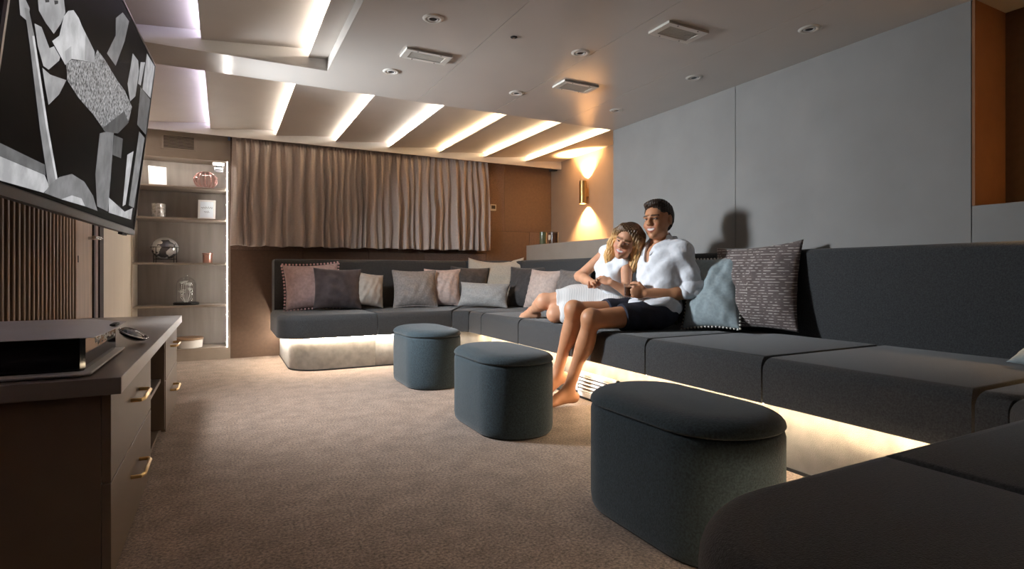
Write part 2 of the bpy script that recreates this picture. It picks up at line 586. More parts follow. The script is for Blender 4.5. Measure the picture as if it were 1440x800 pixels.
pf = arc(.78, 5.40, .26, 180, 270, 12)
plinth([(1.30, 6.0), (.52, 6.28)][1:] + pf + [(1.243, 5.14), (1.243, 6.28)])
plinth([(1.246, 6.28), (1.246, 5.14), (2.03, 5.14), (2.20, 4.97), (2.20, 4.66), (3.0, 4.66), (3.0, 6.28)])
for y0, y1 in ((3.93, 4.657), (3.26, 3.927)):
    plinth([(2.20, y0), (3.0, y0), (3.0, y1), (2.20, y1)])
plinth([(2.20, 1.66), (3.0, 1.66), (3.0, 3.257), (2.20, 3.257)])
plinth([(2.20, .60), (3.0, .60), (3.0, 1.657), (2.20, 1.657)])
pn = arc(.92, .30, .28, 180, 90, 12)
plinth([(.64, -.2)] + pn + [(2.197, .58), (2.197, -.2)])
# led strips under the overhang
zl0, zl1 = ZS0 - .010, ZS0 - .001
boxo('led_strip', (2.140, .75, zl0), (2.155, 4.92, zl1), E_SOFA, sofa)
bm = B()
ptsL = arc(.78, 5.40, .285, 180, 270, 12)
ptsL2 = arc(.78, 5.40, .272, 180, 270, 12)
a = [(.495, 6.25)] + ptsL + [(2.0, 5.115)]
b_ = [(.508, 6.25)] + ptsL2 + [(2.0, 5.128)]
prism(bm, a + b_[::-1], zl0, zl1)
obj('led_strip', bm, E_SOFAW, sofa)
boxo('led_strip', (.95, .595, zl0), (2.1, .61, zl1), E_SOFA, sofa)


def back(pts, wts):
    bm = B()
    plan_extrude(bm, pts, [(z_, t_ + .008) for z_, t_ in soft_rings(.42, 1.005, .035, .01, 6)], wts)
    obj('backrest', bm, M_SOFA, sofa, auto=.9)


back([(.44, 5.97), (2.50, 5.97), (2.42, 6.285), (.44, 6.285)], [1, .2, .3, .6])
back([(2.501, 5.97), (2.97, 5.50), (3.09, 5.55), (3.09, 6.285), (2.421, 6.285)], [1, .2, .3, .3, .2])
back([(2.97, 5.499), (2.97, .25), (3.095, .25), (3.095, 5.549)], [1, .2, .2, .2])
back([(.60, -.23), (.60, -.37), (3.095, -.37), (3.095, .249), (2.97, .249), (2.50, -.23)], [.6, .3, .3, .2, .2, 1])

# air grille in the plinth
g = thing('plinth_air_grille', (2.19, 3.08, .1), 'white slatted air grille low in the sofa plinth beside bare foot', 'grille')
bm = B()
y0, y1, z0, z1 = 2.78, 3.25, .02, .19
for lo, hi in (((2.186, y0, z0), (2.199, y1, z0 + .03)), ((2.186, y0, z1 - .025), (2.199, y1, z1)),
               ((2.186, y0, z0), (2.199, y0 + .02, z1)), ((2.186, y1 - .025, z0), (2.199, y1, z1))):
    box(bm, lo, hi)
obj('frame', bm, M_WHITEP, g)
boxo('dark_backing', (2.196, y0 + .02, z0 + .03), (2.1995, y1 - .025, z1 - .025), M_DARK, g)
for k in range(5):
    z = z0 + .042 + k * .0245
    bm = B()
    prism_axis(bm, [(2.188, z - .008), (2.196, z + .004), (2.196, z + .008), (2.188, z - .004)], 'y', y0 + .018, y1 - .024)
    obj('slat', bm, M_WHITEP, g)

# ================================================================ OTTOMANS
ott_n = [('dark teal ottoman with padded lid nearest the camera', 1.19, 1.45), ('dark teal padded ottoman in the middle, beside the bare feet', 1.205, 2.87),
         ('dark teal padded ottoman farthest away, nearest the corner cushions', 1.215, 4.24)]
for lab, lx, cy in ott_n:
    a_, b2 = .215, .36
    o = thing('ottoman', (lx + a_, cy, 0), lab, 'ottoman', 'teal ottomans in a row')
    r = .205
    pts = []
    for sx, sy, t0 in ((1, 1, 0), (-1, 1, 90), (-1, -1, 180), (1, -1, 270)):
        pts += arc(sx * (a_ - r), sy * (b2 - r), r, t0, t0 + 90, 10)
    bm = B()
    plan_extrude(bm, pts, [(.008, .012), (.02, .004), (.05, 0), (.365, 0), (.378, .004), (.384, .012)])
    q = obj('body', bm, M_OTTO, None, auto=.8); q.parent = o
    bm = B()
    R = [(.386, .010), (.389, .003), (.395, -.002)]
    for k in range(8):
        t = k / 7 * PI / 2
        R.append((.396 + .045 * math.sin(t), .10 * (1 - math.cos(t)) - .002))
    plan_extrude(bm, pts, R)
    q = obj('lid', bm, M_OTTO, None, auto=.8); q.parent = o
    bm = B()
    plan_extrude(bm, offset_poly(pts, [1] * len(pts), .02), [(0, 0), (.009, 0)])
    q = obj('foot_plate', bm, M_BLACK, None); q.parent = o

# ================================================================ CABINET
cab = thing('media_cabinet', (-.5, 3.0, 0), 'long low taupe media cabinet with brass handles under the television', 'cabinet')
CY0, CY1, CF, CZ = 1.80, 4.22, -.27, .59
boxo('top', (X_L + .004, CY0, CZ - .045), (-.243, CY1, CZ), M_CABTOP, cab, bev=.002)
boxo('side_panel', (X_L + .004, CY0 + .03, .03), (CF - .022, CY0 + .055, CZ - .046), M_CAB, cab, bev=.001)
boxo('side_panel', (X_L + .004, CY1 - .045, .03), (CF - .022, CY1 - .02, CZ - .046), M_CAB, cab, bev=.001)
boxo('back_panel', (X_L + .004, CY0 + .056, .03), (X_L + .02, CY1 - .046, CZ - .046), M_CAB, cab)
boxo('base', (X_L + .021, CY0 + .056, .03), (CF - .03, CY1 - .046, .05), M_CAB, cab)
boxo('toe_kick', (X_L + .03, CY0 + .05, 0), (CF - .05, CY1 - .04, .0295), M_BLACK, cab)
boxo('divider', (X_L + .021, 2.752, .051), (CF - .004, 2.775, CZ - .046), M_CAB, cab)
boxo('divider', (X_L + .021, 3.40, .051), (CF - .004, 3.422, CZ - .046), M_CAB, cab)
boxo('niche_shelf', (X_L + .021, 2.776, .30), (CF - .02, 3.399, .318), M_CABTOP, cab)


def drawer(y0, y1, z0, z1):
    d = boxo('drawer', (CF - .021, y0, z0), (CF, y1, z1), M_CAB, cab, bev=.0015)
    yc = (y0 + y1) / 2
    zc = z0 + (z1 - z0) * .62
    bm = B()
    L = min(.10, (y1 - y0) * .28)
    tube(bm, [(CF - .002, yc - L, zc), (CF + .028, yc - L, zc), (CF + .036, yc - L * .8, zc), (CF + .036, yc + L * .8, zc),
              (CF + .028, yc + L, zc), (CF - .002, yc + L, zc)], .0065, 8)
    obj('handle', bm, M_BRASS, d, auto=.7)


drawer(CY0 + .03, 2.75, .305, CZ - .05)
drawer(CY0 + .03, 2.75, .035, .300)
drawer(3.424, CY1 - .022, .305, CZ - .05)
drawer(3.424, CY1 - .022, .035, .300)

# box device on the cabinet
dv = thing('disc_player', (-.55, 2.1, CZ), 'large black glossy player with silver curved lid on the cabinet top', 'player')
bm = B()
plan_extrude(bm, [(-.76, 1.835), (-.34, 1.835), (-.315, 1.85), (-.315, 2.42), (-.76, 2.42)], [(CZ + .004, .004), (CZ + .009, 0), (CZ + .012, .002)])
obj('tray', bm, M_WHITEP, dv)
for fx, fy in ((-.35, 1.88), (-.35, 2.38), (-.73, 1.88), (-.73, 2.38)):
    bm = B(); lathe(bm, [(.012, 0), (.012, .0042)], 12, (fx, fy, CZ)); obj('foot', bm, M_BLACK, dv)
bm = B()
plan_extrude(bm, [(-.75, 1.87), (-.345, 1.87), (-.335, 1.885), (-.335, 2.36), (-.75, 2.36)],
             [(CZ + .0125, .004), (CZ + .02, 0), (CZ + .104, 0)])
obj('body', bm, M_BLKGL, dv)
bm = B()
# lid: wedge, curved top
NX, NY = 12, 10
V = []
for i in range(NX + 1):
    row = []
    for j in range(NY + 1):
        u, v = i / NX, j / NY
        x = -.76 + .45 * u
        yy = 1.842 + .55 * v
        zz = CZ + .106 + .026 * (math.sin(PI * min(1, max(0, (v * 1.0)))) ** .45) * (1 - max(0, (u - .80) / .20) ** 1.4)
        row.append(bm.verts.new((x + .01 * math.sin(PI * v), yy, zz)))
    V.append(row)
for i in range(NX):
    for j in range(NY):
        bm.faces.new((V[i][j], V[i + 1][j], V[i + 1][j + 1], V[i][j + 1]))
bd = [V[i][0] for i in range(NX + 1)] + [V[NX][j] for j in range(1, NY + 1)] + [V[i][NY] for i in range(NX - 1, -1, -1)] + [V[0][j] for j in range(NY - 1, 0, -1)]
low = [bm.verts.new((v.co.x, v.co.y, CZ + .1045)) for v in bd]
for k in range(len(bd)):
    k2 = (k + 1) % len(bd)
    bm.faces.new((bd[k2], bd[k], low[k], low[k2]))
bm.faces.new(low)
lid = obj('lid', bm, M_SILVER, dv, auto=.7)
boxo('slot', (-.318, 2.13, CZ + .110), (-.303, 2.21, CZ + .117), M_BLACK, lid)
bm = B()
for k in range(26):
    yy = 2.0 + random.random() * .33
    zz = CZ + .06 + random.random() * .03
    box(bm, (-.3355, yy, zz), (-.3345, yy + .012 + random.random() * .014, zz + .006 + random.random() * .006))
o = obj('printed_marks', bm, M_WHITEP, dv); o['kind'] = 'stuff'

ct = thing('remote_control', (-.30, 2.66, CZ), 'small dark oval handset lying behind the player on the cabinet', 'remote')
bm = B()
lathe(bm, [(0, -.018), (.035, -.016), (.052, -.006), (.055, .004)], 24, cap=False)
lathe(bm, [(.055, .004), (.045, .014), (0, .02)], 24, cap=False)
bmesh.ops.transform(bm, matrix=Matrix.Translation((-.315, 2.62, CZ + .037)) @ Matrix.Rotation(math.radians(24), 4, 'Y') @ Matrix.Diagonal((.9, 1.5, 1, 1)), verts=bm.verts)
obj('shell', bm, M_BLKGL, ct, auto=.6)
bm = B()
tube(bm, [(.056 * math.cos(t * PI / 12), .056 * math.sin(t * PI / 12), .004) for t in range(24)], .003, 6, closed=True)
bmesh.ops.transform(bm, matrix=Matrix.Translation((-.315, 2.62, CZ + .037)) @ Matrix.Rotation(math.radians(24), 4, 'Y') @ Matrix.Diagonal((.9, 1.5, 1, 1)), verts=bm.verts)
obj('rim', bm, M_STEEL, ct, smooth=True)

# ================================================================ TELEVISION
BL = Vector((-0.5336, 1.8408, 1.1118)); BR = Vector((-0.4457, 3.7228, 1.1118)); TL = Vector((-0.4339, 1.8362, 2.0339))
wv, hv = BR - BL, TL - BL
nv = wv.cross(hv).normalized()
if nv.x < 0:
    nv = -nv
Mtv = Matrix((
    (*(wv.normalized()), 0), (*(hv.normalized()), 0), (*nv, 0), (0, 0, 0, 1))).transposed()
Mtv.translation = BL
W_, H_ = wv.length, hv.length
tv = thing('television', (-.6, 2.8, 1.1), 'wide wall television showing a black and white photograph of leaning figure', 'television')


def tvbox(name, lo, hi, m, bev=0.0, parent=tv):
    return obj(name, bbox(lo, hi, bev, 2, Mtv), m, parent)


tvbox('casing', (-.006, -.006, -.045), (W_ + .006, H_ + .006, -.004), mat('tv_case', (.015, .014, .014), .4, bump=.02, bscale=40), .003)
bez = B()
box(bez, (-.008, -.035, -.03), (W_ + .008, -.0065, .006), Mtv)
obj('lower_bezel', bez, mat('tv_bezel', (.028, .020, .017), .35, bump=.02, bscale=40), tv)
tvbox('side_bezel', (W_ + .0005, -.006, -.0035), (W_ + .008, H_ + .008, .004), mat('tv_bezel2', (.30, .30, .31), .3, .8, bump=.02, bscale=40))
tvbox('side_bezel', (-.012, -.006, -.0035), (-.0005, H_ + .008, .004), MATS['tv_bezel2'])
tvbox('top_bezel', (-.008, H_ + .0005, -.0035), (W_, H_ + .008, .004), MATS['tv_bezel2'])
scr = tvbox('screen', (0, 0, -.0035), (W_, H_, 0), mat('tv_glass', (.004, .004, .005), .5, noise=.02, spec=.01))
tvbox('ir_sensor', (W_ * .86, -.047, -.02), (W_ * .92, -.0355, 0), M_BLACK, .002)
boxo('wall_bracket', (-.768, 2.6, 1.40), (-.53, 2.66, 1.70), M_BLACK, tv)
boxo('wall_bracket', (-.768, 2.9, 1.40), (-.52, 2.96, 1.70), M_BLACK, tv)
TVP = [
    ('rock', .2, [(0.57, 0.957), (0.635, 0.97), (0.619, 0.859), (0.57, 0.702), (0.488, 0.7), (0.537, 0.82), (0.519, 0.886)]),
    ('wall', .50, [(0.0, 0.066), (0.042, 0.069), (0.221, 0.074), (0.25, 0.042), (0.228, 0.014), (0.052, 0.003), (0.0, 0.003)]),
    ('band', .15, [(0.0, 0.1), (0.036, 0.105), (0.215, 0.108), (0.225, 0.075), (0.042, 0.069), (0, 0.066)]),
    ('legs', .20, [(0.514, 0.357), (0.628, 0.428), (0.658, 0.186), (0.671, 0.039), (0.57, 0.043), (0.522, 0.176)]),
    ('door', .1, [(0.635, 0.405), (0.725, 0.428), (0.733, 0.329), (0.642, 0.312)]),
    ('bandr', .40, [(0.87, 0.984), (0.998, 0.998), (0.995, 0.799), (0.872, 0.78)]),
    ('bandr2', .12, [(0.847, 0.775), (0.996, 0.79), (0.996, 0.573), (0.863, 0.571)]),
    ('bandr3', .35, [(0.809, 0.89), (0.862, 0.927), (0.845, 0.783), (0.811, 0.772)]),
    ('strip', .5, [(0.795, 0.372), (0.862, 0.419), (0.85, 0.115), (0.817, 0.098)]),
    ('floorr', .45, [(0.661, 0.107), (0.85, 0.075), (0.945, 0.116), (0.942, 0.047), (0.68, 0.036)]),
    ('grille', .22, [(0.9, 0.55), (0.985, 0.55), (0.96, 0.12), (0.89, 0.12)]),
    ('armr', .33, [(0.71, 0.866), (0.777, 0.876), (0.802, 0.835), (0.799, 0.695), (0.748, 0.637), (0.697, 0.699), (0.705, 0.778)]),
    ('trousers', .23, [(0.25, 0.484), (0.274, 0.518), (0.398, 0.596), (0.416, 0.662), (0.481, 0.664), (0.584, 0.652), (0.68, 0.652), (0.775, 0.623), (0.759, 0.529), (0.666, 0.428), (0.554, 0.384), (0.444, 0.407), (0.341, 0.415), (0.266, 0.436)]),
    ('cuff', .38, [(0.146, 0.399), (0.183, 0.401), (0.261, 0.433), (0.236, 0.366), (0.194, 0.304), (0.167, 0.354)]),
    ('arm', .42, [(0.093, 0.5), (0.121, 0.512), (0.164, 0.477), (0.182, 0.497), (0.216, 0.485), (0.214, 0.471), (0.173, 0.411), (0.149, 0.407), (0.117, 0.447)]),
    ('face', .40, [(0.085, 0.599), (0.12, 0.66), (0.186, 0.696), (0.212, 0.639), (0.199, 0.59), (0.174, 0.533), (0.136, 0.537), (0.102, 0.548)]),
    ('shirt', .56, [(0.224, 0.656), (0.249, 0.681), (0.281, 0.68), (0.307, 0.668), (0.4, 0.642), (0.41, 0.604), (0.273, 0.52), (0.246, 0.478), (0.171, 0.506), (0.199, 0.547), (0.207, 0.622)]),
    ('fold', .34, [(0.33, 0.66), (0.4, 0.642), (0.41, 0.604), (0.345, 0.566)]),
    ('fold2', .40, [(0.246, 0.478), (0.273, 0.52), (0.262, 0.56), (0.235, 0.52)]),
    ('hair', .03, [(0.085, 0.599), (0.12, 0.66), (0.186, 0.696), (0.17, 0.72), (0.1, 0.70), (0.07, 0.63)]),
    ('eye', .05, [(0.118, 0.60), (0.135, 0.615), (0.137, 0.607), (0.122, 0.592)]),
    ('eye', .05, [(0.155, 0.63), (0.172, 0.645), (0.174, 0.636), (0.16, 0.62)]),
    ('seam', .10, [(0.53, 0.39), (0.60, 0.46), (0.70, 0.56), (0.76, 0.53), (0.666, 0.428), (0.554, 0.384)]),
    ('hand', .36, [(0.028, 0.52), (0.05, 0.535), (0.068, 0.525), (0.07, 0.485), (0.04, 0.48)]),
    ('pole', .26, [(0.05, 0.511), (0.065, 0.52), (0.098, 0.465), (0.206, 0.231), (0.285, 0.079), (0.244, 0.041), (0.169, 0.213), (0.084, 0.432)]),
    ('glint', .62, [(0.09, 0.459), (0.098, 0.465), (0.206, 0.231), (0.285, 0.079), (0.274, 0.076), (0.198, 0.222)]),
    ('wheel', .22, [(0.228, 0.014), (0.252, 0.052), (0.292, 0.09), (0.36, 0.124), (0.445, 0.12), (0.523, 0.08), (0.575, 0.023), (0.475, 0.022), (0.442, 0.048), (0.377, 0.044), (0.318, 0.014)]),
    ('hub', .55, [(0.318, 0.014), (0.377, 0.044), (0.442, 0.048), (0.475, 0.022)]),
]


def screen_mat(val):
    nm = 'screen_%03d' % int(val * 1000)
    if nm in MATS:
        return MATS[nm]
    m = bpy.data.materials.new(nm)
    m.use_nodes = True
    nt = m.node_tree
    b = nt.nodes['Principled BSDF']
    b.inputs['Base Color'].default_value = (.004, .004, .004, 1)
    b.inputs['Roughness'].default_value = .4
    b.inputs['Specular IOR Level'].default_value = .01
    tc = nt.nodes.new('ShaderNodeTexCoord')
    nz = nt.nodes.new('ShaderNodeTexNoise')
    nz.inputs['Scale'].default_value = 14 if val != .23 else 90
    nz.inputs['Detail'].default_value = 6
    nt.links.new(tc.outputs['Object'], nz.inputs[0])
    rp = nt.nodes.new('ShaderNodeValToRGB')
    lo, hi = (.75, 1.15) if val != .23 else (.2, 2.0)
    rp.color_ramp.elements[0].position = .35
    rp.color_ramp.elements[1].position = .65
    rp.color_ramp.elements[0].color = (val * lo, val * lo, val * lo * 1.02, 1)
    rp.color_ramp.elements[1].color = (val * hi, val * hi, val * hi * 1.02, 1)
    nt.links.new(nz.outputs[0], rp.inputs[0])
    nt.links.new(rp.outputs[0], b.inputs['Emission Color'])
    b.inputs['Emission Strength'].default_value = .8
    MATS[nm] = m
    return m


me = bpy.data.meshes.new('picture')
bm = B()
mi = []
for k, (nm, val, uvs) in enumerate(TVP):
    vs = [bm.verts.new(Mtv @ Vector((u * W_, v * H_, .0006 + k * .00006))) for u, v in uvs]
    f = bm.faces.new(vs)
    f.normal_update()
    if f.normal.dot(nv) < 0:
        f.normal_flip()
    f.material_index = k
    me.materials.append(screen_mat(val))
bmesh.ops.triangulate(bm, faces=bm.faces)
bm.to_mesh(me)
bm.free()
link('picture', me, None, scr)

# unseen added spotlight around the key light, behind the television
sp = thing('added_lamp_housing', (-.60, 3.98, 1.72), 'unseen added square white spotlight on the left wall tucked behind the television', 'lamp_housing')
kl = bpy.data.objects['key_light']
Mk = Matrix.Translation(kl.location) @ kl.rotation_euler.to_matrix().to_4x4()
obj('housing', bbox((-.18, -.18, .004), (.18, .18, .045), .004, 2, Mk), M_WHITEP, sp)
bm = B()
tube(bm, [Mk @ Vector((0, 0, .045)), (-.68, 4.02, 1.76), (-.772, 4.03, 1.76)], .012, 8)
obj('arm', bm, M_STEEL, sp, auto=.7)

# ================================================================ CURTAIN
bm = B()
NXc = 460
zs = [2.25, 2.19, 2.14, 2.05, 1.85, 1.6, 1.35, 1.15, 1.135]
folds = []
xx = 0.0
while xx < 1:
    wd = random.uniform(.020, .046)
    folds.append((xx, wd, random.uniform(.5, 1.0)))
    xx += wd


def fold(u):
    for x0, wd, am in folds:
        if x0 <= u < x0 + wd:
            return am * (.5 - .5 * math.cos(2 * PI * (u - x0) / wd)) ** .8
    return 0


R = []
for zi, z in enumerate(zs):
    t = (2.25 - z) / 1.11
    row = []
    for i in range(NXc + 1):
        u = i / NXc
        amp = .03 + .095 * min(1, t * 2.0)
        f = fold(min(.9999, u + .004 * math.sin(9 * t + u * 40)))
        pin = .012 * math.sin(u * 620) * max(0, 1 - t * 6)
        x = .075 + 2.81 * u + (.012 * t * math.sin(u * 90)) - (.018 * t if u < .03 else 0)
        zz = z + (0.006 * math.sin(u * 70) if zi >= 7 else 0) - .012 * u * 0
        row.append(bm.verts.new((x, 6.225 - amp * f - pin, zz)))
    R.append(row)
for a, b2 in zip(R, R[1:]):
    for i in range(NXc):
        bm.faces.new((a[i], a[i + 1], b2[i + 1], b2[i]))
cur = thing('curtain', (1.48, 6.2, 1.13), 'pleated taupe curtain hanging across the back wall above the sofa', 'curtain')
cl = obj('cloth', bm, M_CURT, cur, smooth=True)
sm = cl.modifiers.new('thick', 'SOLIDIFY'); sm.thickness = .003
boxo('rail', (.075, 6.20, 2.2505), (2.89, 6.235, 2.28), M_DARK, cur)
for xb in (.3, 1.1, 1.9, 2.7):
    boxo('rail_bracket', (xb, 6.205, 2.2805), (xb + .03, 6.23, 2.3995), M_STEEL, cur)


# ================================================================ SHELF OBJECTS
def glassy(name, color, rough=.03):
    return mat(name, color, rough, trans=1.0, ior=1.4, bump=.02, bscale=30)


def frame_obj(lab, x, z, wd, ht, rz, marks):
    f = thing('photo_frame', (x, 6.45, z), lab, 'photo frame', rot=(-math.radians(9), 0, rz))
    def ch(nm, bm_, m, p=None):
        q = obj(nm, bm_, m, None)
        q.parent = p or f
        return q
    bm_ = B()
    for lo, hi in (((-wd / 2, -.008, 0), (wd / 2, .008, .014)), ((-wd / 2, -.008, ht - .014), (wd / 2, .008, ht)),
                   ((-wd / 2, -.008, .0141), (-wd / 2 + .014, .008, ht - .0141)), ((wd / 2 - .014, -.008, .0141), (wd / 2, .008, ht - .0141))):
        box(bm_, lo, hi)
    ch('frame', bm_, M_WHITEP)
    card = ch('card', bbox((-wd / 2 + .0142, -.004, .0142), (wd / 2 - .0142, .004, ht - .0142)), mat('card_blue', (.72, .78, .84), .5, noise=.02))
    bm_ = B()
    for k, (zz, n, s) in enumerate(marks):
        pts = [(-s / 2 + s * i / n, -.0046, zz + .008 * math.sin(i * 2.3) * (1 if i % 3 else 1.6)) for i in range(n + 1)]
        tube(bm_, pts, .0014, 5)
    q = ch('handwriting', bm_, mat('ink', (.05, .06, .09), .6, noise=.05), card)
    bm_ = B()
    prism_axis(bm_, [(.008, .10), (.05, .012), (.044, .012), (.008, .085)], 'x', -.02, .02)
    ch('easel_back', bm_, M_BLACK)
    return f


f1 = frame_obj('white framed card with single line of handwriting on the top shelf', -.575, SHZ[4] + .003, .125, .160, .30, [(.105, 16, .085)])
f2 = frame_obj('white framed card with two written lines on the second shelf', -.155, SHZ[3] + .003, .128, .165, -.12, [(.098, 14, .085), (.062, 8, .04)])

# pink glass ball
o = thing('pink_glass_ball', (-.165, 6.47, SHZ[4]), 'ribbed pink glass ball ornament on the top shelf', 'ornament')
pk = glassy('pink_glass', (1.0, .72, .70))
bm = B()
R = []
for j in range(17):
    th = PI * j / 16
    R.append((max(0, .083 * math.sin(th)) if 0 < j < 16 else 0, .074 - .073 * math.cos(th)))
lathe(bm, R, 48, (-.165, 6.47, SHZ[4] + .001), cap=False)
for v in bm.verts:
    a_ = math.atan2(v.co.y - 6.47, v.co.x + .165)
    s = 1 + .05 * math.cos(a_ * 12)
    v.co.x = -.165 + (v.co.x + .165) * s
    v.co.y = 6.47 + (v.co.y - 6.47) * s
obj('ball', bm, pk, o, smooth=True)
bm = B()
for k in range(12):
    an = k * PI / 6
    tube(bm, [(-.165 + .087 * math.sin(PI * j / 14) * math.cos(an), 6.47 + .087 * math.sin(PI * j / 14) * math.sin(an), SHZ[4] + .075 - .074 * math.cos(PI * j / 14)) for j in range(1, 14)], .0022, 5)
obj('rib_wires', bm, mat('rose_wire', (.75, .45, .42), .25, .9, bump=.02), o, smooth=True)

# votive
o = thing('glass_votive', (-.57, 6.45, SHZ[3]), 'faceted clear glass candle holder on the second shelf', 'candle holder')
bm = B()
lathe(bm, [(.034, 0), (.048, .006), (.050, .11), (.046, .11), (.044, .012), (0, .010)], 10, (-.57, 6.45, SHZ[3] + .003), cap=False)
bmesh.ops.recalc_face_normals(bm, faces=bm.faces)
obj('holder', bm, mat('cut_glass', (.85, .83, .82), .08, .55, noise=.5, nscale=60, bump=.8, bscale=60), o)
bm = B()
lathe(bm, [(.03, 0), (.034, .0025), (.034, .0028), (0, .0028)], 16, (-.57, 6.45, SHZ[3]))
obj('foot', bm, mat('warm_wax', (.8, .62, .35), .5, noise=.05), o)
bm = B()
lathe(bm, [(.036, .014), (.036, .05), (0, .05)], 16, (-.57, 6.45, SHZ[3]))
obj('candle', bm, MATS['warm_wax'], o, auto=.6)

# globe in wire stand
o = thing('silver_globe', (-.515, 6.46, SHZ[2]), 'silver patterned globe in black wire stand on the middle shelf', 'globe')
gc = (-.515, 6.46, SHZ[2] + .118)
bm = B()
bmesh.ops.create_uvsphere(bm, u_segments=36, v_segments=20, radius=.096)
bmesh.ops.transform(bm, matrix=Matrix.Translation(gc) @ Matrix.Diagonal((1, 1, .94, 1)), verts=bm.verts)
gm = mat('globe_silver', (.75, .76, .78), .12, .9, noise=.01)
nt = gm.node_tree
vz = nt.nodes.new('ShaderNodeTexNoise'); vz.inputs['Scale'].default_value = 13
tc = nt.nodes.new('ShaderNodeTexCoord'); nt.links.new(tc.outputs['Object'], vz.inputs[0])
rp = nt.nodes.new('ShaderNodeValToRGB'); rp.color_ramp.interpolation = 'CONSTANT'
rp.color_ramp.elements[0].color = (.10, .10, .11, 1); rp.color_ramp.elements[1].color = (.85, .86, .88, 1)
rp.color_ramp.elements[1].position = .48
nt.links.new(vz.outputs[0], rp.inputs[0]); nt.links.new(rp.outputs[0], nt.nodes['Principled BSDF'].inputs['Base Color'])
nt.nodes['Principled BSDF'].inputs['Metallic'].default_value = .55
obj('globe', bm, gm, o, smooth=True)
bm = B()
ringr = .1
zr = SHZ[2] + .125
tube(bm, [(gc[0] + ringr * math.cos(t * PI / 16), gc[1] + ringr * math.sin(t * PI / 16), zr) for t in range(32)], .0032, 6, closed=True)
tube(bm, [(gc[0] + .06 * math.cos(t * PI / 16), gc[1] + .06 * math.sin(t * PI / 16), SHZ[2] + .030) for t in range(32)], .0025, 6, closed=True)
for k in range(4):
    an = PI / 4 + k * PI / 2 + .2
    c_, s_ = math.cos(an), math.sin(an)
    tube(bm, [(gc[0] + ringr * c_, gc[1] + ringr * s_, zr), (gc[0] + ringr * c_, gc[1] + ringr * s_, SHZ[2] + .0005)], .003, 6)
    tube(bm, [(gc[0] + ringr * c_, gc[1] + ringr * s_, SHZ[2] + .03), (gc[0] + .06 * c_, gc[1] + .06 * s_, SHZ[2] + .03)], .0025, 6)
obj('wire_stand', bm, M_BLACK, o, smooth=True)

# copper pot
o = thing('copper_candle', (-.145, 6.45, SHZ[2]), 'small copper candle pot on the middle shelf', 'candle')
cpm = mat('copper', (.72, .40, .33), .28, .9, bump=.03, bscale=60)
bm = B()
lathe(bm, [(.034, .0), (.036, .003), (.036, .068), (.033, .068), (.033, .012), (0, .012)], 28, (-.145, 6.45, SHZ[2] + .0005), cap=False)
obj('pot', bm, cpm, o, auto=.6)
bm = B()
lathe(bm, [(.040, .072), (.041, .074), (.041, .082), (0, .084)], 28, (-.145, 6.45, SHZ[2]))
obj('lid', bm, cpm, o, auto=.6)

# cloche
o = thing('glass_cloche', (-.335, 6.47, SHZ[1]), 'clear glass dome over white dried flowers on a black base', 'cloche')
cx, cy, cz = -.335, 6.47, SHZ[1]
bm = B()
lathe(bm, [(.090, 0), (.093, .003), (.093, .016), (.088, .020), (0, .020)], 36, (cx, cy, cz + .0005))
obj('base', bm, M_BLACK, o, auto=.6)
bm = B()
prof = [(.072, .021), (.072, .16)] + [(.072 * math.cos(t * PI / 16), .16 + .072 * math.sin(t * PI / 16)) for t in range(1, 8)] + [(0, .232)]
pin_ = [(max(0, r_ - .002), z_ - (.002 if k > 1 else 0)) for k, (r_, z_) in enumerate(prof)]
lathe(bm, prof, 36, (cx, cy, cz), cap=False)
obj('dome', bm, M_THIN, o, smooth=True)
bm = B()
lathe(bm, [(.008, .232), (.012, .24), (0, .252)], 12, (cx, cy, cz))
obj('knob', bm, M_THIN, o, smooth=True)
fm = mat('dried_white', (.82, .80, .76), .8, noise=.05)
for k in range(14):
    bx_, by_ = cx + random.uniform(-.04, .04), cy + random.uniform(-.035, .035)
    hz = random.uniform(.07, .185)
    bm = B()
    tube(bm, [(cx + (bx_ - cx) * .3, cy + (by_ - cy) * .3, cz + .0205), (bx_, by_, cz + hz * .6), (bx_, by_, cz + hz)], .0014, 5)
    for q in range(6):
        an = q * PI / 3
        vs = [bm.verts.new((bx_ + r_ * math.cos(an + da), by_ + r_ * math.sin(an + da), cz + hz + dz)) for r_, da, dz in ((.002, 0, 0), (.017, -.5, .008), (.027, 0, .016), (.017, .5, .008))]
        bm.faces.new(vs)
    bmesh.ops.create_icosphere(bm, subdivisions=1, radius=.011, matrix=Matrix.Translation((bx_, by_, cz + hz + .006)))
    obj('flower', bm, fm, o)

# bowl
o = thing('candle_dish', (-.30, 6.42, SHZ[0]), 'white ceramic dish with wooden lid on the bottom shelf', 'dish')
bm = B()
lathe(bm, [(.085, 0), (.095, .004), (.10, .062), (.095, .066), (0, .066)], 36, (-.305, 6.42, SHZ[0] + .0005))
obj('dish', bm, mat('ceramic', (.80, .78, .74), .2, noise=.03), o, auto=.6)
bm = B()
lathe(bm, [(.100, .067), (.103, .070), (.103, .082), (.098, .086), (0, .086)], 36, (-.305, 6.42, SHZ[0]))
obj('wooden_lid', bm, M_DOOR, o, auto=.6)

for _o in list(COL.objects):
    if _o.get('category') in ('photo frame', 'ornament', 'candle holder', 'globe', 'cloche', 'dish', 'candle') and _o.location.y > 6.3:
        _k = 1.22
        _o.scale = (_k, _k, _k)
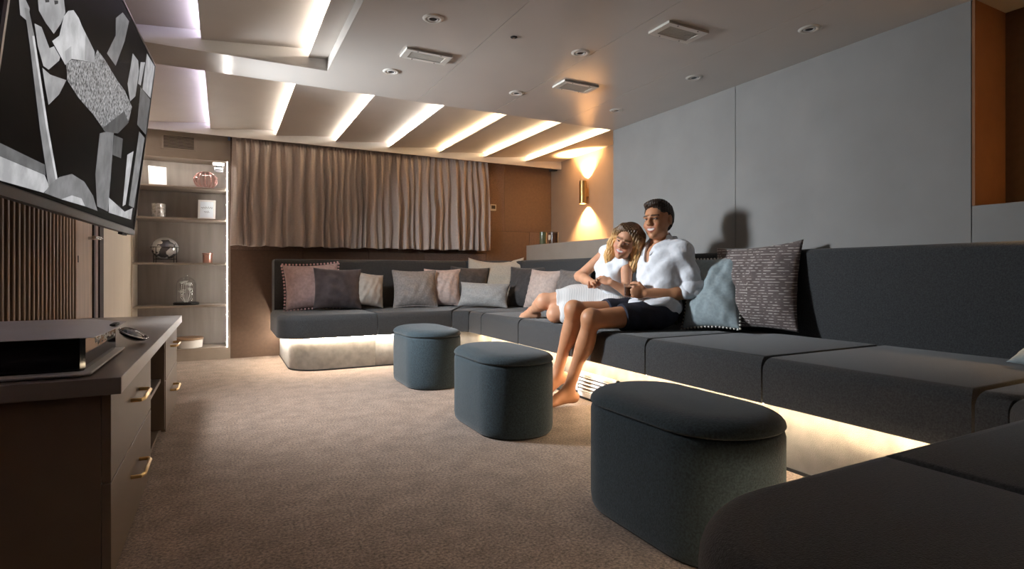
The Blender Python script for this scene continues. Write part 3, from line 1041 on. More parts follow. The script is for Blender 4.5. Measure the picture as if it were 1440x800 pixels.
# white sensor box under the niche top
o = thing('niche_sensor', (-.045, 6.42, 1.96), 'small white two-tier device hanging at the upper corner of niche', 'sensor')
boxo('mount', (-.10, 6.38, 1.952), (.005, 6.46, 1.9835), M_WHITEP, o, bev=.003)
boxo('neck', (-.075, 6.395, 1.935), (-.015, 6.445, 1.9515), M_BLACK, o)
boxo('head', (-.085, 6.375, 1.895), (-.005, 6.455, 1.9345), mat('grey_plastic', (.45, .47, .5), .35, noise=.02), o, bev=.006)
boxo('lens_bar', (-.078, 6.3735, 1.905), (-.012, 6.3752, 1.915), M_BLACK, o)

# header grille
o = thing('shelf_air_grille', (-.39, 6.29, 2.16), 'dark brown louvred air grille above the shelf niche', 'grille')
gx0, gx1, gz0, gz1 = -.535, -.240, 2.062, 2.205
bm = B()
for lo, hi in (((gx0, 6.288, gz0), (gx1, 6.2995, gz0 + .014)), ((gx0, 6.288, gz1 - .014), (gx1, 6.2995, gz1)),
               ((gx0, 6.288, gz0 + .0141), (gx0 + .02, 6.2995, gz1 - .0141)), ((gx1 - .02, 6.288, gz0 + .0141), (gx1, 6.2995, gz1 - .0141))):
    box(bm, lo, hi)
obj('frame', bm, M_SHELF, o)
boxo('dark_backing', (gx0 + .02, 6.297, gz0 + .014), (gx1 - .02, 6.2995, gz1 - .014), M_DARK, o)
for k in range(8):
    z = gz0 + .022 + k * .0135
    boxo('slat', (gx0 + .02, 6.290, z), (gx1 - .02, 6.2965, z + .005), M_SHELF, o)


# ================================================================ CEILING FITTINGS
def ceil_vent(lab, x0, x1, y0, y1, n):
    o = thing('ceiling_vent', ((x0 + x1) / 2, (y0 + y1) / 2, Z_C), lab, 'vent', 'ceiling air vents')
    bm = B()
    f = .035
    zt, zb = Z_C - .0005, Z_C - .013
    for lo, hi in (((x0, y0, zb), (x1, y0 + f * .8, zt)), ((x0, y1 - f * .8, zb), (x1, y1, zt)),
                   ((x0, y0 + f * .8, zb), (x0 + f, y1 - f * .8, zt)), ((x1 - f, y0 + f * .8, zb), (x1, y1 - f * .8, zt))):
        box(bm, lo, hi)
    obj('frame', bm, M_IVORY, o)
    boxo('dark_backing', (x0 + f, y0 + f * .8, zt - .002), (x1 - f, y1 - f * .8, zt), M_DARK, o)
    yy0, yy1 = y0 + f * .8, y1 - f * .8
    for k in range(n):
        yk = yy0 + (k + .5) * (yy1 - yy0) / n
        boxo('slat', (x0 + f, yk - .0018, zb + .002), (x1 - f, yk + .0018, zt - .003), M_IVORY, o)
    bm = B()
    for sx in (.25, .75):
        for yv in (y0 + .01, y1 - .01):
            lathe(bm, [(.004, -.0015), (.004, 0)], 8, (x0 + (x1 - x0) * sx, yv, zb))
    obj('screws', bm, M_BLACK, o)['kind'] = 'stuff'


ceil_vent('ivory ceiling air vent nearest the coffer, leftmost of the three', .915, 1.19, 3.05, 3.19, 12)
ceil_vent('ivory ceiling air vent nearest the camera on the right', 1.99, 2.265, 2.12, 2.275, 8)
ceil_vent('ivory ceiling air vent in front of the wall lamp glow', 1.99, 2.265, 3.085, 3.24, 12)

dl_rows = {2.67: 'middle', 3.48: 'cove-side', 1.86: 'near'}
DL = [(.93, 2.65, 'round recessed downlight nearest the raised coffer, beyond the first vent'),
      (.94, 3.47, 'round recessed downlight leftmost in the row along the cove'),
      (1.83, 2.67, 'round recessed downlight in the middle of the ceiling within warm reflection'),
      (1.84, 3.48, 'round recessed downlight in the middle of the row along the cove'),
      (2.73, 3.49, 'round recessed downlight rightmost in the row along the cove'),
      (2.72, 2.67, 'round recessed downlight near the right wall above the couple'),
      (2.71, 1.86, 'round recessed downlight near the right wall closest to camera')]
for x, yv, lab in DL:
    o = thing('downlight', (x, yv, Z_C), lab, 'downlight', 'recessed ceiling downlights')
    bm = B()
    lathe(bm, [(.030, -.002), (.034, -.007), (.046, -.006), (.054, -.0006)], 28, (x, yv, Z_C), cap=False)
    obj('ring', bm, M_IVORY, o, smooth=True)
    bm = B()
    lathe(bm, [(.019, -.002), (.021, -.006), (.027, -.006), (.0295, -.0006)], 28, (x, yv, Z_C), cap=False)
    obj('inner_ring', bm, M_WHITEP, o, smooth=True)
    bm = B()
    lathe(bm, [(.0, -.003), (.0188, -.003), (.0188, -.0006)], 20, (x, yv, Z_C))
    obj('lens', bm, M_BLACK, o)
o = thing('ceiling_sensor', (1.39, 2.66, Z_C), 'tiny dark round sensor in the ceiling between two downlights', 'sensor')
bm = B()
lathe(bm, [(0, -.006), (.012, -.006), (.018, -.003), (.019, -.0005)], 20, (1.39, 2.66, Z_C), cap=False)
obj('ring', bm, M_BLACK, o, smooth=True)
bm = B()
lathe(bm, [(0, -.0095), (.005, -.009), (.007, -.0062)], 12, (1.39, 2.66, Z_C), cap=False)
obj('lens', bm, M_STEEL, o, smooth=True)


# ================================================================ SCONCES
def sconce(lab, wx, yv, z, power):
    o = thing('wall_sconce', (wx, yv, z), lab, 'wall lamp')
    cx = wx - .075
    bm = B()
    pr = [(.042, -.135), (.042, .135), (.0385, .135), (.0385, -.135)]
    lathe(bm, pr + [pr[0]], 32, (cx, yv, z), cap=False)
    obj('tube', bm, M_BRASS, o, auto=.7)
    boxo('bracket', (cx + .040, yv - .02, z - .05), (wx - .0005, yv + .02, z + .05), M_BRASS, o, bev=.003)
    bm = B()
    lathe(bm, [(0, -.02), (.038, -.02), (.038, .02), (0, .02)], 24, (cx, yv, z), cap=False)
    obj('lamp_core', bm, M_BLACK, o)
    for s in (-1, 1):
        bm = B()
        lathe(bm, [(0, s * .05), (.02, s * .05), (.022, s * .045)], 16, (cx, yv, z), cap=False)
        obj('bulb', bm, emat('bulb', (1, .62, .28), 30), o)
        d = bpy.data.lights.new('sconce_beam', 'SPOT')
        d.energy = power
        d.color = (1.0, .60, .26)
        d.spot_size = math.radians(108)
        d.spot_blend = .62
        d.shadow_soft_size = .012
        L = bpy.data.objects.new('sconce_beam', d)
        COL.objects.link(L)
        L.location = (cx, yv, z + s * .09)
        L.rotation_euler = (0 if s < 0 else PI, 0, 0)
        L.parent = o
        L.matrix_parent_inverse = o.matrix_basis.inverted()


sconce('brass tube wall lamp shining up and down in the far recess', 3.85, 5.46, 1.818, SCONCE_P)
sconce('brass tube wall lamp in the near recess by the camera', 3.40, 0.72, 1.818, SCONCE_P * .26)

# small speaker
o = thing('wall_speaker', (3.80, 6.2, 2.2), 'small dark speaker high in the far corner beside the pelmet', 'speaker')
boxo('cabinet', (3.775, 6.14, 2.185), (3.8495, 6.23, 2.36), mat('speaker_black', (.03, .028, .026), .5, bump=.05), o, bev=.006)
boxo('speaker_grille', (3.7735, 6.155, 2.20), (3.7748, 6.215, 2.345), mat('speaker_net', (.14, .12, .11), .7, bump=.4, bscale=600), o)
boxo('bracket', (3.80, 6.2305, 2.25), (3.83, 6.298, 2.29), M_BLACK, o)

# thermostat
o = thing('wall_thermostat', (2.995, 6.29, 1.68), 'small white square wall thermostat right of the curtain', 'thermostat')
boxo('plate', (2.955, 6.283, 1.64), (3.035, 6.2975, 1.72), M_WHITEP, o, bev=.003)
boxo('display', (2.968, 6.2815, 1.665), (3.022, 6.2828, 1.708), mat('display', (.06, .05, .045), .2, noise=.02), o)

# ledge candles
o = thing('dark_glass_vase', (3.17, 5.30, 1.18), 'olive glass tumbler candle on the ledge by the wall corner', 'candle')
bm = B()
lathe(bm, [(.036, .0005), (.040, .004), (.040, .14), (.036, .14), (.036, .02), (0, .02)], 28, (3.17, 5.36, 1.18), cap=False)
obj('tumbler', bm, mat('olive_glass', (.10, .11, .06), .1, bump=.02), o, auto=.6)
bm = B()
lathe(bm, [(.035, .021), (.035, .04), (0, .04)], 20, (3.17, 5.36, 1.18))
obj('wax', bm, MATS['warm_wax'], o)
o = thing('brown_candle_jar', (3.2, 5.1, 1.18), 'brown candle jar with pale label beside the olive tumbler', 'candle')
bm = B()
lathe(bm, [(.046, .0005), (.050, .004), (.050, .115), (.046, .115), (.046, .02), (0, .02)], 28, (3.19, 5.17, 1.18), cap=False)
obj('jar', bm, mat('brown_glass', (.07, .035, .02), .12, bump=.02), o, auto=.6)
bm = B()
lathe(bm, [(.052, .115), (.052, .128), (0, .13)], 28, (3.19, 5.17, 1.18))
obj('lid', bm, mat('brown_lid', (.10, .06, .035), .4, bump=.02), o, auto=.6)
boxo('label_sticker', (3.1375, 5.145, 1.225), (3.1385, 5.195, 1.275), mat('label_cream', (.6, .5, .38), .6, noise=.03), o)


# ================================================================ CUSHIONS
def cushion(lab, base, wd, ht, th, az, lean, m, roll=0.0, trim=None, seed=1, pinch=.085, sag=.0, edge=None):
    """az: heading of the face normal in degrees (0 = -Y, 90 = -X facing); lean back in degrees"""
    o = thing('cushion', base, lab, 'cushion', 'scatter cushions on the corner sofa', rot=(0, 0, -math.radians(az)))
    Mx = Matrix.Rotation(-math.radians(lean), 4, 'X') @ Matrix.Rotation(math.radians(roll), 4, 'Y')
    r2 = np.random.default_rng(seed)
    ph = r2.uniform(0, 6.28, 12)
    N = 28
    bm = B()
    def pt(u, v, s):
        e = (1 - abs(u) ** 2.6) ** .62 * (1 - abs(v) ** 2.6) ** .62
        xx = u * wd / 2 * (1 - pinch * (1 - v * v))
        zz = v * ht / 2 * (1 - pinch * (1 - u * u))
        if v > 0:
            zz -= sag * (1 - u * u) * v
        wr_ = 0
        for k in range(4):
            wr_ += math.sin(u * (5 + 3 * k) + v * (7 - 2 * k) + ph[k]) * math.sin(v * (4 + 2 * k) - u * 3 + ph[k + 4])
        edgef = max(abs(u), abs(v)) ** 4
        n = e * th * .62 * (1 + .06 * wr_) + e * edgef * .012 * math.sin((u if abs(v) > abs(u) else v) * 26 + ph[9])
        return Vector((xx, -s * n, zz + ht / 2))
    G = {}
    for s in (1, -1):
        for i in range(N + 1):
            for j in range(N + 1):
                if s == -1 and (i in (0, N) or j in (0, N)):
                    G[s, i, j] = G[1, i, j]
                else:
                    u = math.sin((2 * i / N - 1) * PI / 2) * .55 + (2 * i / N - 1) * .45
                    v = math.sin((2 * j / N - 1) * PI / 2) * .55 + (2 * j / N - 1) * .45
                    G[s, i, j] = bm.verts.new(pt(u, v, s))
    for s in (1, -1):
        for i in range(N):
            for j in range(N):
                q = [G[s, i, j], G[s, i + 1, j], G[s, i + 1, j + 1], G[s, i, j + 1]]
                bm.faces.new(q if s == 1 else q[::-1])
    loop = [G[1, i, 0].co.copy() for i in range(N)] + [G[1, N, j].co.copy() for j in range(N)] + \
           [G[1, i, N].co.copy() for i in range(N, 0, -1)] + [G[1, 0, j].co.copy() for j in range(N, 0, -1)]
    zmin = min((Mx @ v.co).z for v in bm.verts)
    Mx = Matrix.Translation((0, 0, -zmin + .002)) @ Mx
    bmesh.ops.transform(bm, matrix=Mx, verts=bm.verts)
    q = obj('cover', bm, m, None, smooth=True); q.parent = o
    if trim in ('pipe', 'flange'):
        bm = B()
        tube(bm, [Mx @ p for p in loop], .004 if trim == 'pipe' else .009, 6, closed=True)
        q = obj('piping', bm, edge or m, None, smooth=True); q.parent = o
    elif trim in ('pompom', 'bead'):
        bm = B()
        rad, stp = (.0115, .031) if trim == 'pompom' else (.0078, .023)
        L = [loop[k] for k in range(len(loop))] + [loop[0]]
        acc = 0
        for p, q_ in zip(L, L[1:]):
            seg = (q_ - p).length
            while acc < seg:
                c_ = p.lerp(q_, acc / seg)
                out = Vector((c_.x, 0, c_.z - ht / 2)).normalized() * (rad * 1.3 if trim == 'pompom' else rad * .6)
                bmesh.ops.create_icosphere(bm, subdivisions=1, radius=rad, matrix=Mx @ Matrix.Translation(c_ + out))
                acc += stp
            acc -= seg
        q = obj('pompom_trim' if trim == 'pompom' else 'bead_trim', bm, edge or m, None, smooth=True)
        q.parent = o
        q['kind'] = 'stuff'
    return o


def vel(name, c, noise=.15, ns=40, bump=.25, bs=200, sheen=.3, stretch=None):
    return mat(name, c, .85, noise=noise, nscale=ns, bump=bump, bscale=bs, spec=.2, sheen=sheen, stretch=stretch)


C_PINK = vel('dusty_pink', (.47, .33, .31))
C_CHAR = vel('charcoal_velvet', (.060, .048, .050), .3, 14)
C_BEIG = vel('beige_grey', (.44, .39, .34), .2, 12)
C_TAUP = vel('taupe_chenille', (.28, .25, .235), .2, 60)
C_BLUSH = vel('blush', (.62, .49, .44))
C_DKBR = vel('dark_brown', (.075, .065, .06))
C_CREAM = vel('cream', (.50, .44, .36), .1, 80)
C_GREY = vel('light_grey', (.37, .365, .355), .15, 70)
C_DKGR = vel('dark_grey', (.062, .058, .058))
C_MGRY = vel('mid_grey', (.17, .15, .14), .2, 60)
C_GRBE = vel('green_beige', (.42, .40, .33), .45, 45)
C_BLUE = vel('pale_blue', (.30, .36, .38), .12, 60)
C_BEAD = mat('bead_white', (.75, .72, .66), .4, noise=.05)
# woven cushion with pale dashes in rows
C_WOV = mat('woven_taupe', (.165, .135, .13), .9, bump=.4, bscale=220, spec=.15, sheen=.2)
nt = C_WOV.node_tree
tc = nt.nodes.new('ShaderNodeTexCoord'); mp = nt.nodes.new('ShaderNodeMapping')
mp.inputs['Rotation'].default_value = (math.radians(90), 0, 0)
mp.inputs['Scale'].default_value = (1, 1, 1)
br = nt.nodes.new('ShaderNodeTexBrick')
br.inputs['Color1'].default_value = (.165, .135, .13, 1); br.inputs['Color2'].default_value = (.135, .11, .105, 1)
br.inputs['Mortar'].default_value = (.55, .50, .46, 1)
br.inputs['Scale'].default_value = 1
br.inputs['Brick Width'].default_value = 9.0; br.inputs['Row Height'].default_value = .0165
br.inputs['Mortar Size'].default_value = .0026; br.inputs['Mortar Smooth'].default_value = .3
nz = nt.nodes.new('ShaderNodeTexNoise'); nz.inputs['Scale'].default_value = 1.0; nz.inputs['Detail'].default_value = 1
mp2 = nt.nodes.new('ShaderNodeMapping'); mp2.inputs['Scale'].default_value = (38, 2, 60)
nt.links.new(tc.outputs['Object'], mp2.inputs[0])
mxn = nt.nodes.new('ShaderNodeMix'); mxn.data_type = 'RGBA'
rp = nt.nodes.new('ShaderNodeValToRGB'); rp.color_ramp.elements[0].position = .46; rp.color_ramp.elements[1].position = .54
nt.links.new(tc.outputs['Object'], mp.inputs[0]); nt.links.new(mp.outputs[0], br.inputs[0])
nt.links.new(mp2.outputs[0], nz.inputs[0]); nt.links.new(nz.outputs[0], rp.inputs[0])
nt.links.new(rp.outputs[0], mxn.inputs[0])
mxn.inputs[6].default_value = (.155, .125, .12, 1)
nt.links.new(br.outputs[0], mxn.inputs[7])
nt.links.new(mxn.outputs[2], nt.nodes['Principled BSDF'].inputs['Base Color'])

zS = .50
cushion('dusty pink velvet cushion with pompom trim at the sofa end', (.78, 5.70, zS), .52, .455, .15, 4, 16, C_PINK, -3, 'pompom', 1, edge=mat('pompom_pink', (.66, .42, .42), .8, noise=.05))
cushion('charcoal velvet cushion overlapping the pink pompom cushion', (.985, 5.58, zS), .46, .42, .16, 2, 17, C_CHAR, 2, None, 2)
cushion('small beige grey cushion leaning on the charcoal velvet cushion', (1.285, 5.62, zS), .33, .36, .14, -12, 18, C_BEIG, 9, None, 3)
cushion('square taupe chenille cushion with flanged edge on the back run', (1.80, 5.68, zS), .46, .40, .15, 8, 15, C_TAUP, 0, 'flange', 4)
cushion('pale blush cushion with piped edge beside the taupe chenille cushion', (2.13, 5.74, zS), .40, .42, .15, 14, 15, C_BLUSH, 0, 'pipe', 5)
cushion('dark brown cushion tucked behind the grey lumbar cushion', (2.40, 5.72, zS), .44, .43, .14, 30, 14, C_DKBR, 3, 'pipe', 6)
cushion('large cream cushion standing tallest in the sofa corner', (2.70, 5.66, zS), .66, .55, .13, 40, 11, C_CREAM, 0, None, 7, pinch=.04, sag=.05)
cushion('light grey lumbar cushion lying in front at the sofa corner', (2.38, 5.26, zS), .54, .27, .15, 38, 22, C_GREY, 2, None, 8)
cushion('dark grey piped cushion right of the large cream cushion', (2.80, 5.14, zS), .46, .44, .14, 62, 14, C_DKGR, 0, 'pipe', 9)
cushion('pale pink beige cushion behind the tucked bare legs', (2.76, 4.76, zS), .42, .40, .14, 74, 16, vel('pink_beige', (.55, .44, .39)), 2, 'pipe', 10)
cushion('mid grey braided edge cushion behind the bent bare elbow', (2.80, 4.30, zS), .44, .40, .15, 84, 15, C_MGRY, 0, 'flange', 11)
cushion('mottled green beige cushion squeezed between the couple', (2.80, 3.12, zS), .42, .40, .12, 88, 12, C_GRBE, 0, None, 12)
cushion('pale blue cushion with beaded white trim behind the white shirt back', (2.70, 2.52, zS), .38, .49, .14, 74, 20, C_BLUE, -4, 'bead', 13, edge=C_BEAD)
cushion('large woven taupe cushion with white dashes next to beaded cushion', (2.835, 2.32, zS), .58, .54, .15, 84, 11, C_WOV, -3, None, 14)
cushion('pale blue cushion at the right end partly out of frame', (2.66, .83, zS), .40, .40, .12, 96, 66, C_BLUE, 0, None, 15)


# ================================================================ PEOPLE (distance fields -> one continuous surface each)
class Field:
    def __init__(self, lo, hi, h):
        self.lo = np.array(lo, float)
        self.h = h
        self.n = np.ceil((np.array(hi) - self.lo) / h).astype(int) + 1
        self.D = np.full(self.n, 1.0, np.float32)

    def _box(self, lo, hi):
        i0 = np.maximum(0, np.floor((np.array(lo) - self.lo) / self.h).astype(int))
        i1 = np.minimum(self.n, np.ceil((np.array(hi) - self.lo) / self.h).astype(int) + 1)
        if (i1 <= i0).any():
            return None
        sl = tuple(slice(a, b) for a, b in zip(i0, i1))
        ax = [self.lo[k] + self.h * np.arange(i0[k], i1[k]) for k in range(3)]
        P = np.stack(np.meshgrid(*ax, indexing='ij'), -1).astype(np.float32)
        return sl, P

    def _apply(self, sl, d, k, op):
        A = self.D[sl]
        if op == 'u':
            if k > 0:
                hh = np.maximum(k - np.abs(A - d), 0) / k
                self.D[sl] = np.minimum(A, d) - hh * hh * k * .25
            else:
                self.D[sl] = np.minimum(A, d)
        else:  # cut
            d = -d
            if k > 0:
                hh = np.maximum(k - np.abs(A - d), 0) / k
                self.D[sl] = np.maximum(A, d) + hh * hh * k * .25
            else:
                self.D[sl] = np.maximum(A, d)

    def cap(self, a, b, ra, rb=None, k=.02, op='u', sq=None):
        rb = ra if rb is None else rb
        a = np.array(a, float); b = np.array(b, float)
        m = max(ra, rb) + k + .03
        bx = self._box(np.minimum(a, b) - m, np.maximum(a, b) + m)
        if bx is None:
            return
        sl, P = bx
        ab = b - a
        t = np.clip(((P - a) @ ab) / max(ab @ ab, 1e-9), 0, 1)
        d = np.linalg.norm(P - a - t[..., None] * ab, axis=-1) - (ra + (rb - ra) * t)
        self._apply(sl, d.astype(np.float32), k, op)

    def chain(self, pts, rs, k=.02, op='u'):
        for (p, q, r, s) in zip(pts, pts[1:], rs, rs[1:]):
            self.cap(p, q, r, s, k, op)

    def ell(self, c, r, k=.02, op='u', R=None):
        c = np.array(c, float); r = np.array(r, float)
        m = r.max() + k + .03
        bx = self._box(c - m, c + m)
        if bx is None:
            return
        sl, P = bx
        q = P - c
        if R is not None:
            q = q @ R          # columns of R are the local axes
        k0 = np.linalg.norm(q / r, axis=-1)
        k1 = np.linalg.norm(q / (r * r), axis=-1) + 1e-9
        self._apply(sl, (k0 * (k0 - 1) / k1).astype(np.float32), k, op)

    def plane(self, p, n, k=.0):
        """cut away the half space on the side n points to"""
        n = np.array(n, float); n /= np.linalg.norm(n)
        ax = [self.lo[i] + self.h * np.arange(self.n[i]) for i in range(3)]
        d = (ax[0] - p[0])[:, None, None] * n[0] + (ax[1] - p[1])[None, :, None] * n[1] + (ax[2] - p[2])[None, None, :] * n[2]
        self.D = np.maximum(self.D, d.astype(np.float32))

    def warp(self, fn):
        ax = [self.lo[i] + self.h * np.arange(self.n[i]) for i in range(3)]
        X, Y, Z = np.meshgrid(*ax, indexing='ij', sparse=True)
        self.D = self.D + fn(X, Y, Z).astype(np.float32)

    def mesh(self, name, m, parent=None, colfn=None):
        D = self.D
        s = D < 0
        c = np.zeros(np.array(D.shape) - 1, np.int8)
        for dx in (0, 1):
            for dy in (0, 1):
                for dz in (0, 1):
                    c += s[dx:dx + c.shape[0], dy:dy + c.shape[1], dz:dz + c.shape[2]]
        act = np.argwhere((c > 0) & (c < 8))
        idx = np.full(c.shape, -1, np.int32)
        idx[act[:, 0], act[:, 1], act[:, 2]] = np.arange(len(act))
        acc = np.zeros((len(act), 3)); cnt = np.zeros(len(act))
        cor = [(x, y, z) for x in (0, 1) for y in (0, 1) for z in (0, 1)]
        val = {q: D[act[:, 0] + q[0], act[:, 1] + q[1], act[:, 2] + q[2]] for q in cor}
        for q in cor:
            for ax in range(3):
                if q[ax] == 0:
                    q2 = list(q); q2[ax] = 1; q2 = tuple(q2)
                    a, b = val[q], val[q2]
                    msk = (a < 0) != (b < 0)
                    t = np.where(msk, a / np.where(msk, a - b, 1), 0)
                    p = np.tile(np.array(q, float), (len(act), 1))
                    p[:, ax] += t
                    acc += p * msk[:, None]; cnt += msk
        V = self.lo + self.h * (act + acc / cnt[:, None])
        F = []
        for ax in range(3):
            o1, o2 = [(1, 2), (2, 0), (0, 1)][ax]
            sl0 = [slice(None)] * 3; sl1 = [slice(None)] * 3
            sl0[ax] = slice(0, -1); sl1[ax] = slice(1, None)
            ch = s[tuple(sl0)] != s[tuple(sl1)]
            e = np.argwhere(ch)
            ok = (e[:, o1] > 0) & (e[:, o2] > 0) & (e[:, o1] < c.shape[o1]) & (e[:, o2] < c.shape[o2])
            e = e[ok]
            ins = s[e[:, 0], e[:, 1], e[:, 2]]
            def g(d1, d2):
                f = e.copy(); f[:, o1] -= d1; f[:, o2] -= d2
                return idx[f[:, 0], f[:, 1], f[:, 2]]
            q = np.stack([g(1, 1), g(0, 1), g(0, 0), g(1, 0)], 1)
            q[~ins] = q[~ins][:, ::-1]
            F.append(q)
        F = np.concatenate(F)
        F = F[(F >= 0).all(1)]
        me = bpy.data.meshes.new(name)
        me.vertices.add(len(V)); me.vertices.foreach_set('co', V.ravel())
        me.loops.add(F.size); me.loops.foreach_set('vertex_index', F.ravel().astype(np.int32))
        me.polygons.add(len(F)); me.polygons.foreach_set('loop_start', np.arange(0, F.size, 4, dtype=np.int32))
        me.update(calc_edges=True)
        if colfn is not None:
            C = np.ones((len(V), 4), np.float32)
            C[:, :3] = colfn(V)
            at = me.color_attributes.new('Col', 'FLOAT_COLOR', 'POINT')
            at.data.foreach_set('color', C.ravel())
        return link(name, me, m, parent, smooth=True)


def frame3(f, up):
    f = np.array(f, float); f /= np.linalg.norm(f)
    u = np.array(up, float); u -= f * (u @ f); u /= np.linalg.norm(u)
    s = np.cross(u, f)            # towards the figure's left
    return np.stack([f, s, u], 1)  # columns: forward, left, up


def sm(x, a, b):
    t = np.clip((x - a) / (b - a), 0, 1)
    return t * t * (3 - 2 * t)


def head(F, c, R, sc=1.0, fem=False):
    def L(x, y, z):
        return np.array(c) + R @ (np.array([x, y, z]) * sc)
    S_ = lambda *r: tuple(v * sc for v in r)
    F.ell(L(-.008, 0, .030), S_(.100, .077, .094), .02, R=R)          # skull
    F.ell(L(.030, 0, -.030), S_(.066, .060, .078), .03, R=R)           # face
    jw = .046 if fem else .054
    F.ell(L(.034, 0, -.068), S_(.050, jw, .040), .025, R=R)            # jaw
    F.ell(L(.070, 0, -.098), S_(.020, .022, .017), .02, R=R)           # chin
    for s in (-1, 1):
        F.ell(L(.066, s * .038, -.032), S_(.026, .022, .022), .02, R=R)   # smiling cheeks
        F.ell(L(.094, s * .031, .008), S_(.013, .017, .011), .012, 'cut', R=R)   # eye sockets
        F.ell(L(.080, s * .030, .007), S_(.012, .014, .010), .004, R=R)   # eyeballs / lids
        F.cap(L(.086, s * .046, .022), L(.097, s * .014, .024), .007 * sc, .008 * sc, .012)   # brow ridge
        # ears
        F.ell(L(-.010, s * .078, .000), S_(.018, .009, .032), .006, R=R)
        F.ell(L(-.006, s * .087, .002), S_(.010, .005, .019), .005, 'cut', R=R)
        F.ell(L(.104, s * .011, -.026), S_(.010, .009, .008), .008, R=R)   # nostrils
    F.cap(L(.094, 0, .016), L(.112, 0, -.022), .008 * sc, .011 * sc, .012)    # nose
    # smiling mouth : opening, teeth, lips
    F.ell(L(.096, 0, -.059), S_(.012, .028, .0095), .006, 'cut', R=R)
    F.ell(L(.080, 0, -.056), S_(.012, .024, .0085), .003, R=R)
    for s in (-1, 1):
        F.cap(L(.095, 0, -.0475), L(.083, s * .031, -.050), .0048 * sc, .0035 * sc, .005)
        F.cap(L(.091, 0, -.071), L(.083, s * .031, -.051), .006 * sc, .0035 * sc, .005)


def face_colour(V, c, R, sc, skin, lip, brow, C):
    q = (V - np.array(c)) @ R / sc
    x, y, z = q[:, 0], q[:, 1], q[:, 2]
    ya = np.abs(y)
    inh = (np.abs(z) < .13) & (ya < .1) & (np.abs(x) < .14)
    def put(mask, col, a=1.0):
        mk = (mask * inh * a)[:, None]
        C[:] = C * (1 - mk) + np.array(col) * mk
    put(1 - sm(np.hypot((ya - .040) / .024, (z + .032) / .02), .3, 1.0), (skin[0] * 1.05, skin[1] * .72, skin[2] * .66), .55 * (1) )
    fr = (x > .055).astype(float)
    # brows
    bz = .026 + .06 * (ya - .03) * (ya < .05)
    put((1 - sm(np.abs(z - bz), .0035, .0065)) * (1 - sm(np.abs(ya - .031), .016, .022)) * fr, brow)
    # eyes: dark lash line with a bright glint
    put((1 - sm(np.hypot((ya - .031) / .0155, (z - .007) / .0052), .7, 1.1)) * fr, (.04, .02, .015))
    put((1 - sm(np.hypot((ya - .038) / .004, (z - .005) / .003), .6, 1.2)) * fr, (.55, .5, .48))
    # lips, teeth
    zz = z + .058 + .25 * ya * ya / .03
    put((1 - sm(np.hypot(ya / .034, (z + .059 - 6 * ya * ya) / .0165), .85, 1.05)) * fr, lip)
    put((1 - sm(np.hypot(ya / .026, (z + .057 - 6 * ya * ya) / .0075), .8, 1.1)) * fr, (.72, .68, .63))


def hand(F, wrist, palm_dir, palm_nrm, curl, left=True, sc=1.0, spread=.012):
    """palm_dir: from wrist to knuckles, palm_nrm: out of the palm. thumb on the side given by left."""
    d = np.array(palm_dir, float); d /= np.linalg.norm(d)
    n = np.array(palm_nrm, float); n -= d * (n @ d); n /= np.linalg.norm(n)
    sd = np.cross(d, n) * (1 if left else -1)       # towards the thumb
    w = np.array(wrist, float)
    pl = .085 * sc
    Rm = np.stack([d, sd, n], 1)
    F.ell(w + d * pl * .55, (pl * .62, .040 * sc, .0155 * sc), .015, R=Rm)
    ln = (.070, .078, .073, .058)
    for i in range(4):
        off = (1.5 - i) * .0195 * sc
        p = w + d * pl * (.98 - .05 * abs(i - 1)) + sd * off
        a = 0.0
        r = .0088 * sc
        pts = [w + d * pl * .6 + sd * off * .9, p]
        for s_, fr in enumerate((.45, .32, .26)):
            a += curl[s_]
            p = p + (d * math.cos(a) + n * math.sin(a)) * ln[i] * sc * fr
            pts.append(p)
        F.chain(pts, [r * 1.05, r * 1.05, r, r * .92, r * .8], .0035)
    t0 = w + d * pl * .30 + sd * .026 * sc
    t1 = t0 + (d * .55 + sd * .62 + n * .45) / np.linalg.norm((.55, .62, .45)) * .038 * sc
    t2 = t1 + (d * .75 + n * .65) / np.linalg.norm((.75, .65)) * .032 * sc
    t3 = t2 + (d * .55 + n * .8 - sd * .25) / np.linalg.norm((.55, .8, .25)) * .026 * sc
    F.chain([t0, t1, t2, t3], [.0135 * sc, .0115 * sc, .0098 * sc, .0085 * sc], .006)


def foot(F, ankle, toe_dir, up, sc=1.0, sole=.07):
    d = np.array(toe_dir, float); d /= np.linalg.norm(d)
    u = np.array(up, float); u -= d * (u @ d); u /= np.linalg.norm(u)
    s = np.cross(u, d)
    a = np.array(ankle, float)
    heel = a - d * .035 * sc - u * (sole - .028) * sc
    F.ell(heel, np.array((.036, .031, .032)) * sc, .025, R=np.stack([d, s, u], 1))
    F.cap(a, a + d * .08 * sc - u * (sole - .042) * sc, .036 * sc, .030 * sc, .03)
    b = a + d * .125 * sc - u * (sole - .024) * sc
    F.cap(heel + d * .02, b, .028 * sc, .026 * sc, .03)
    F.ell(b, np.array((.035, .043, .020)) * sc, .025, R=np.stack([d, s, u], 1))
    for i in range(5):
        o = (i - 2) * .0175 * sc
        r = (.013, .0098, .0092, .0088, .0082)[i] * sc
        p = b + s * o * 1.02 + d * .016
        F.cap(p, p + d * (.048, .046, .042, .036, .030)[i] * sc - u * .006, r * 1.05, r, .005)


SKIN_M = np.array((.50, .235, .120))
SKIN_W = np.array((.60, .310, .185))
M_SKINM = vmat('skin_man', .50, .08, .12, 220)
M_SKINW = vmat('skin_woman', .48, .08, .08, 220)
HS = .0042

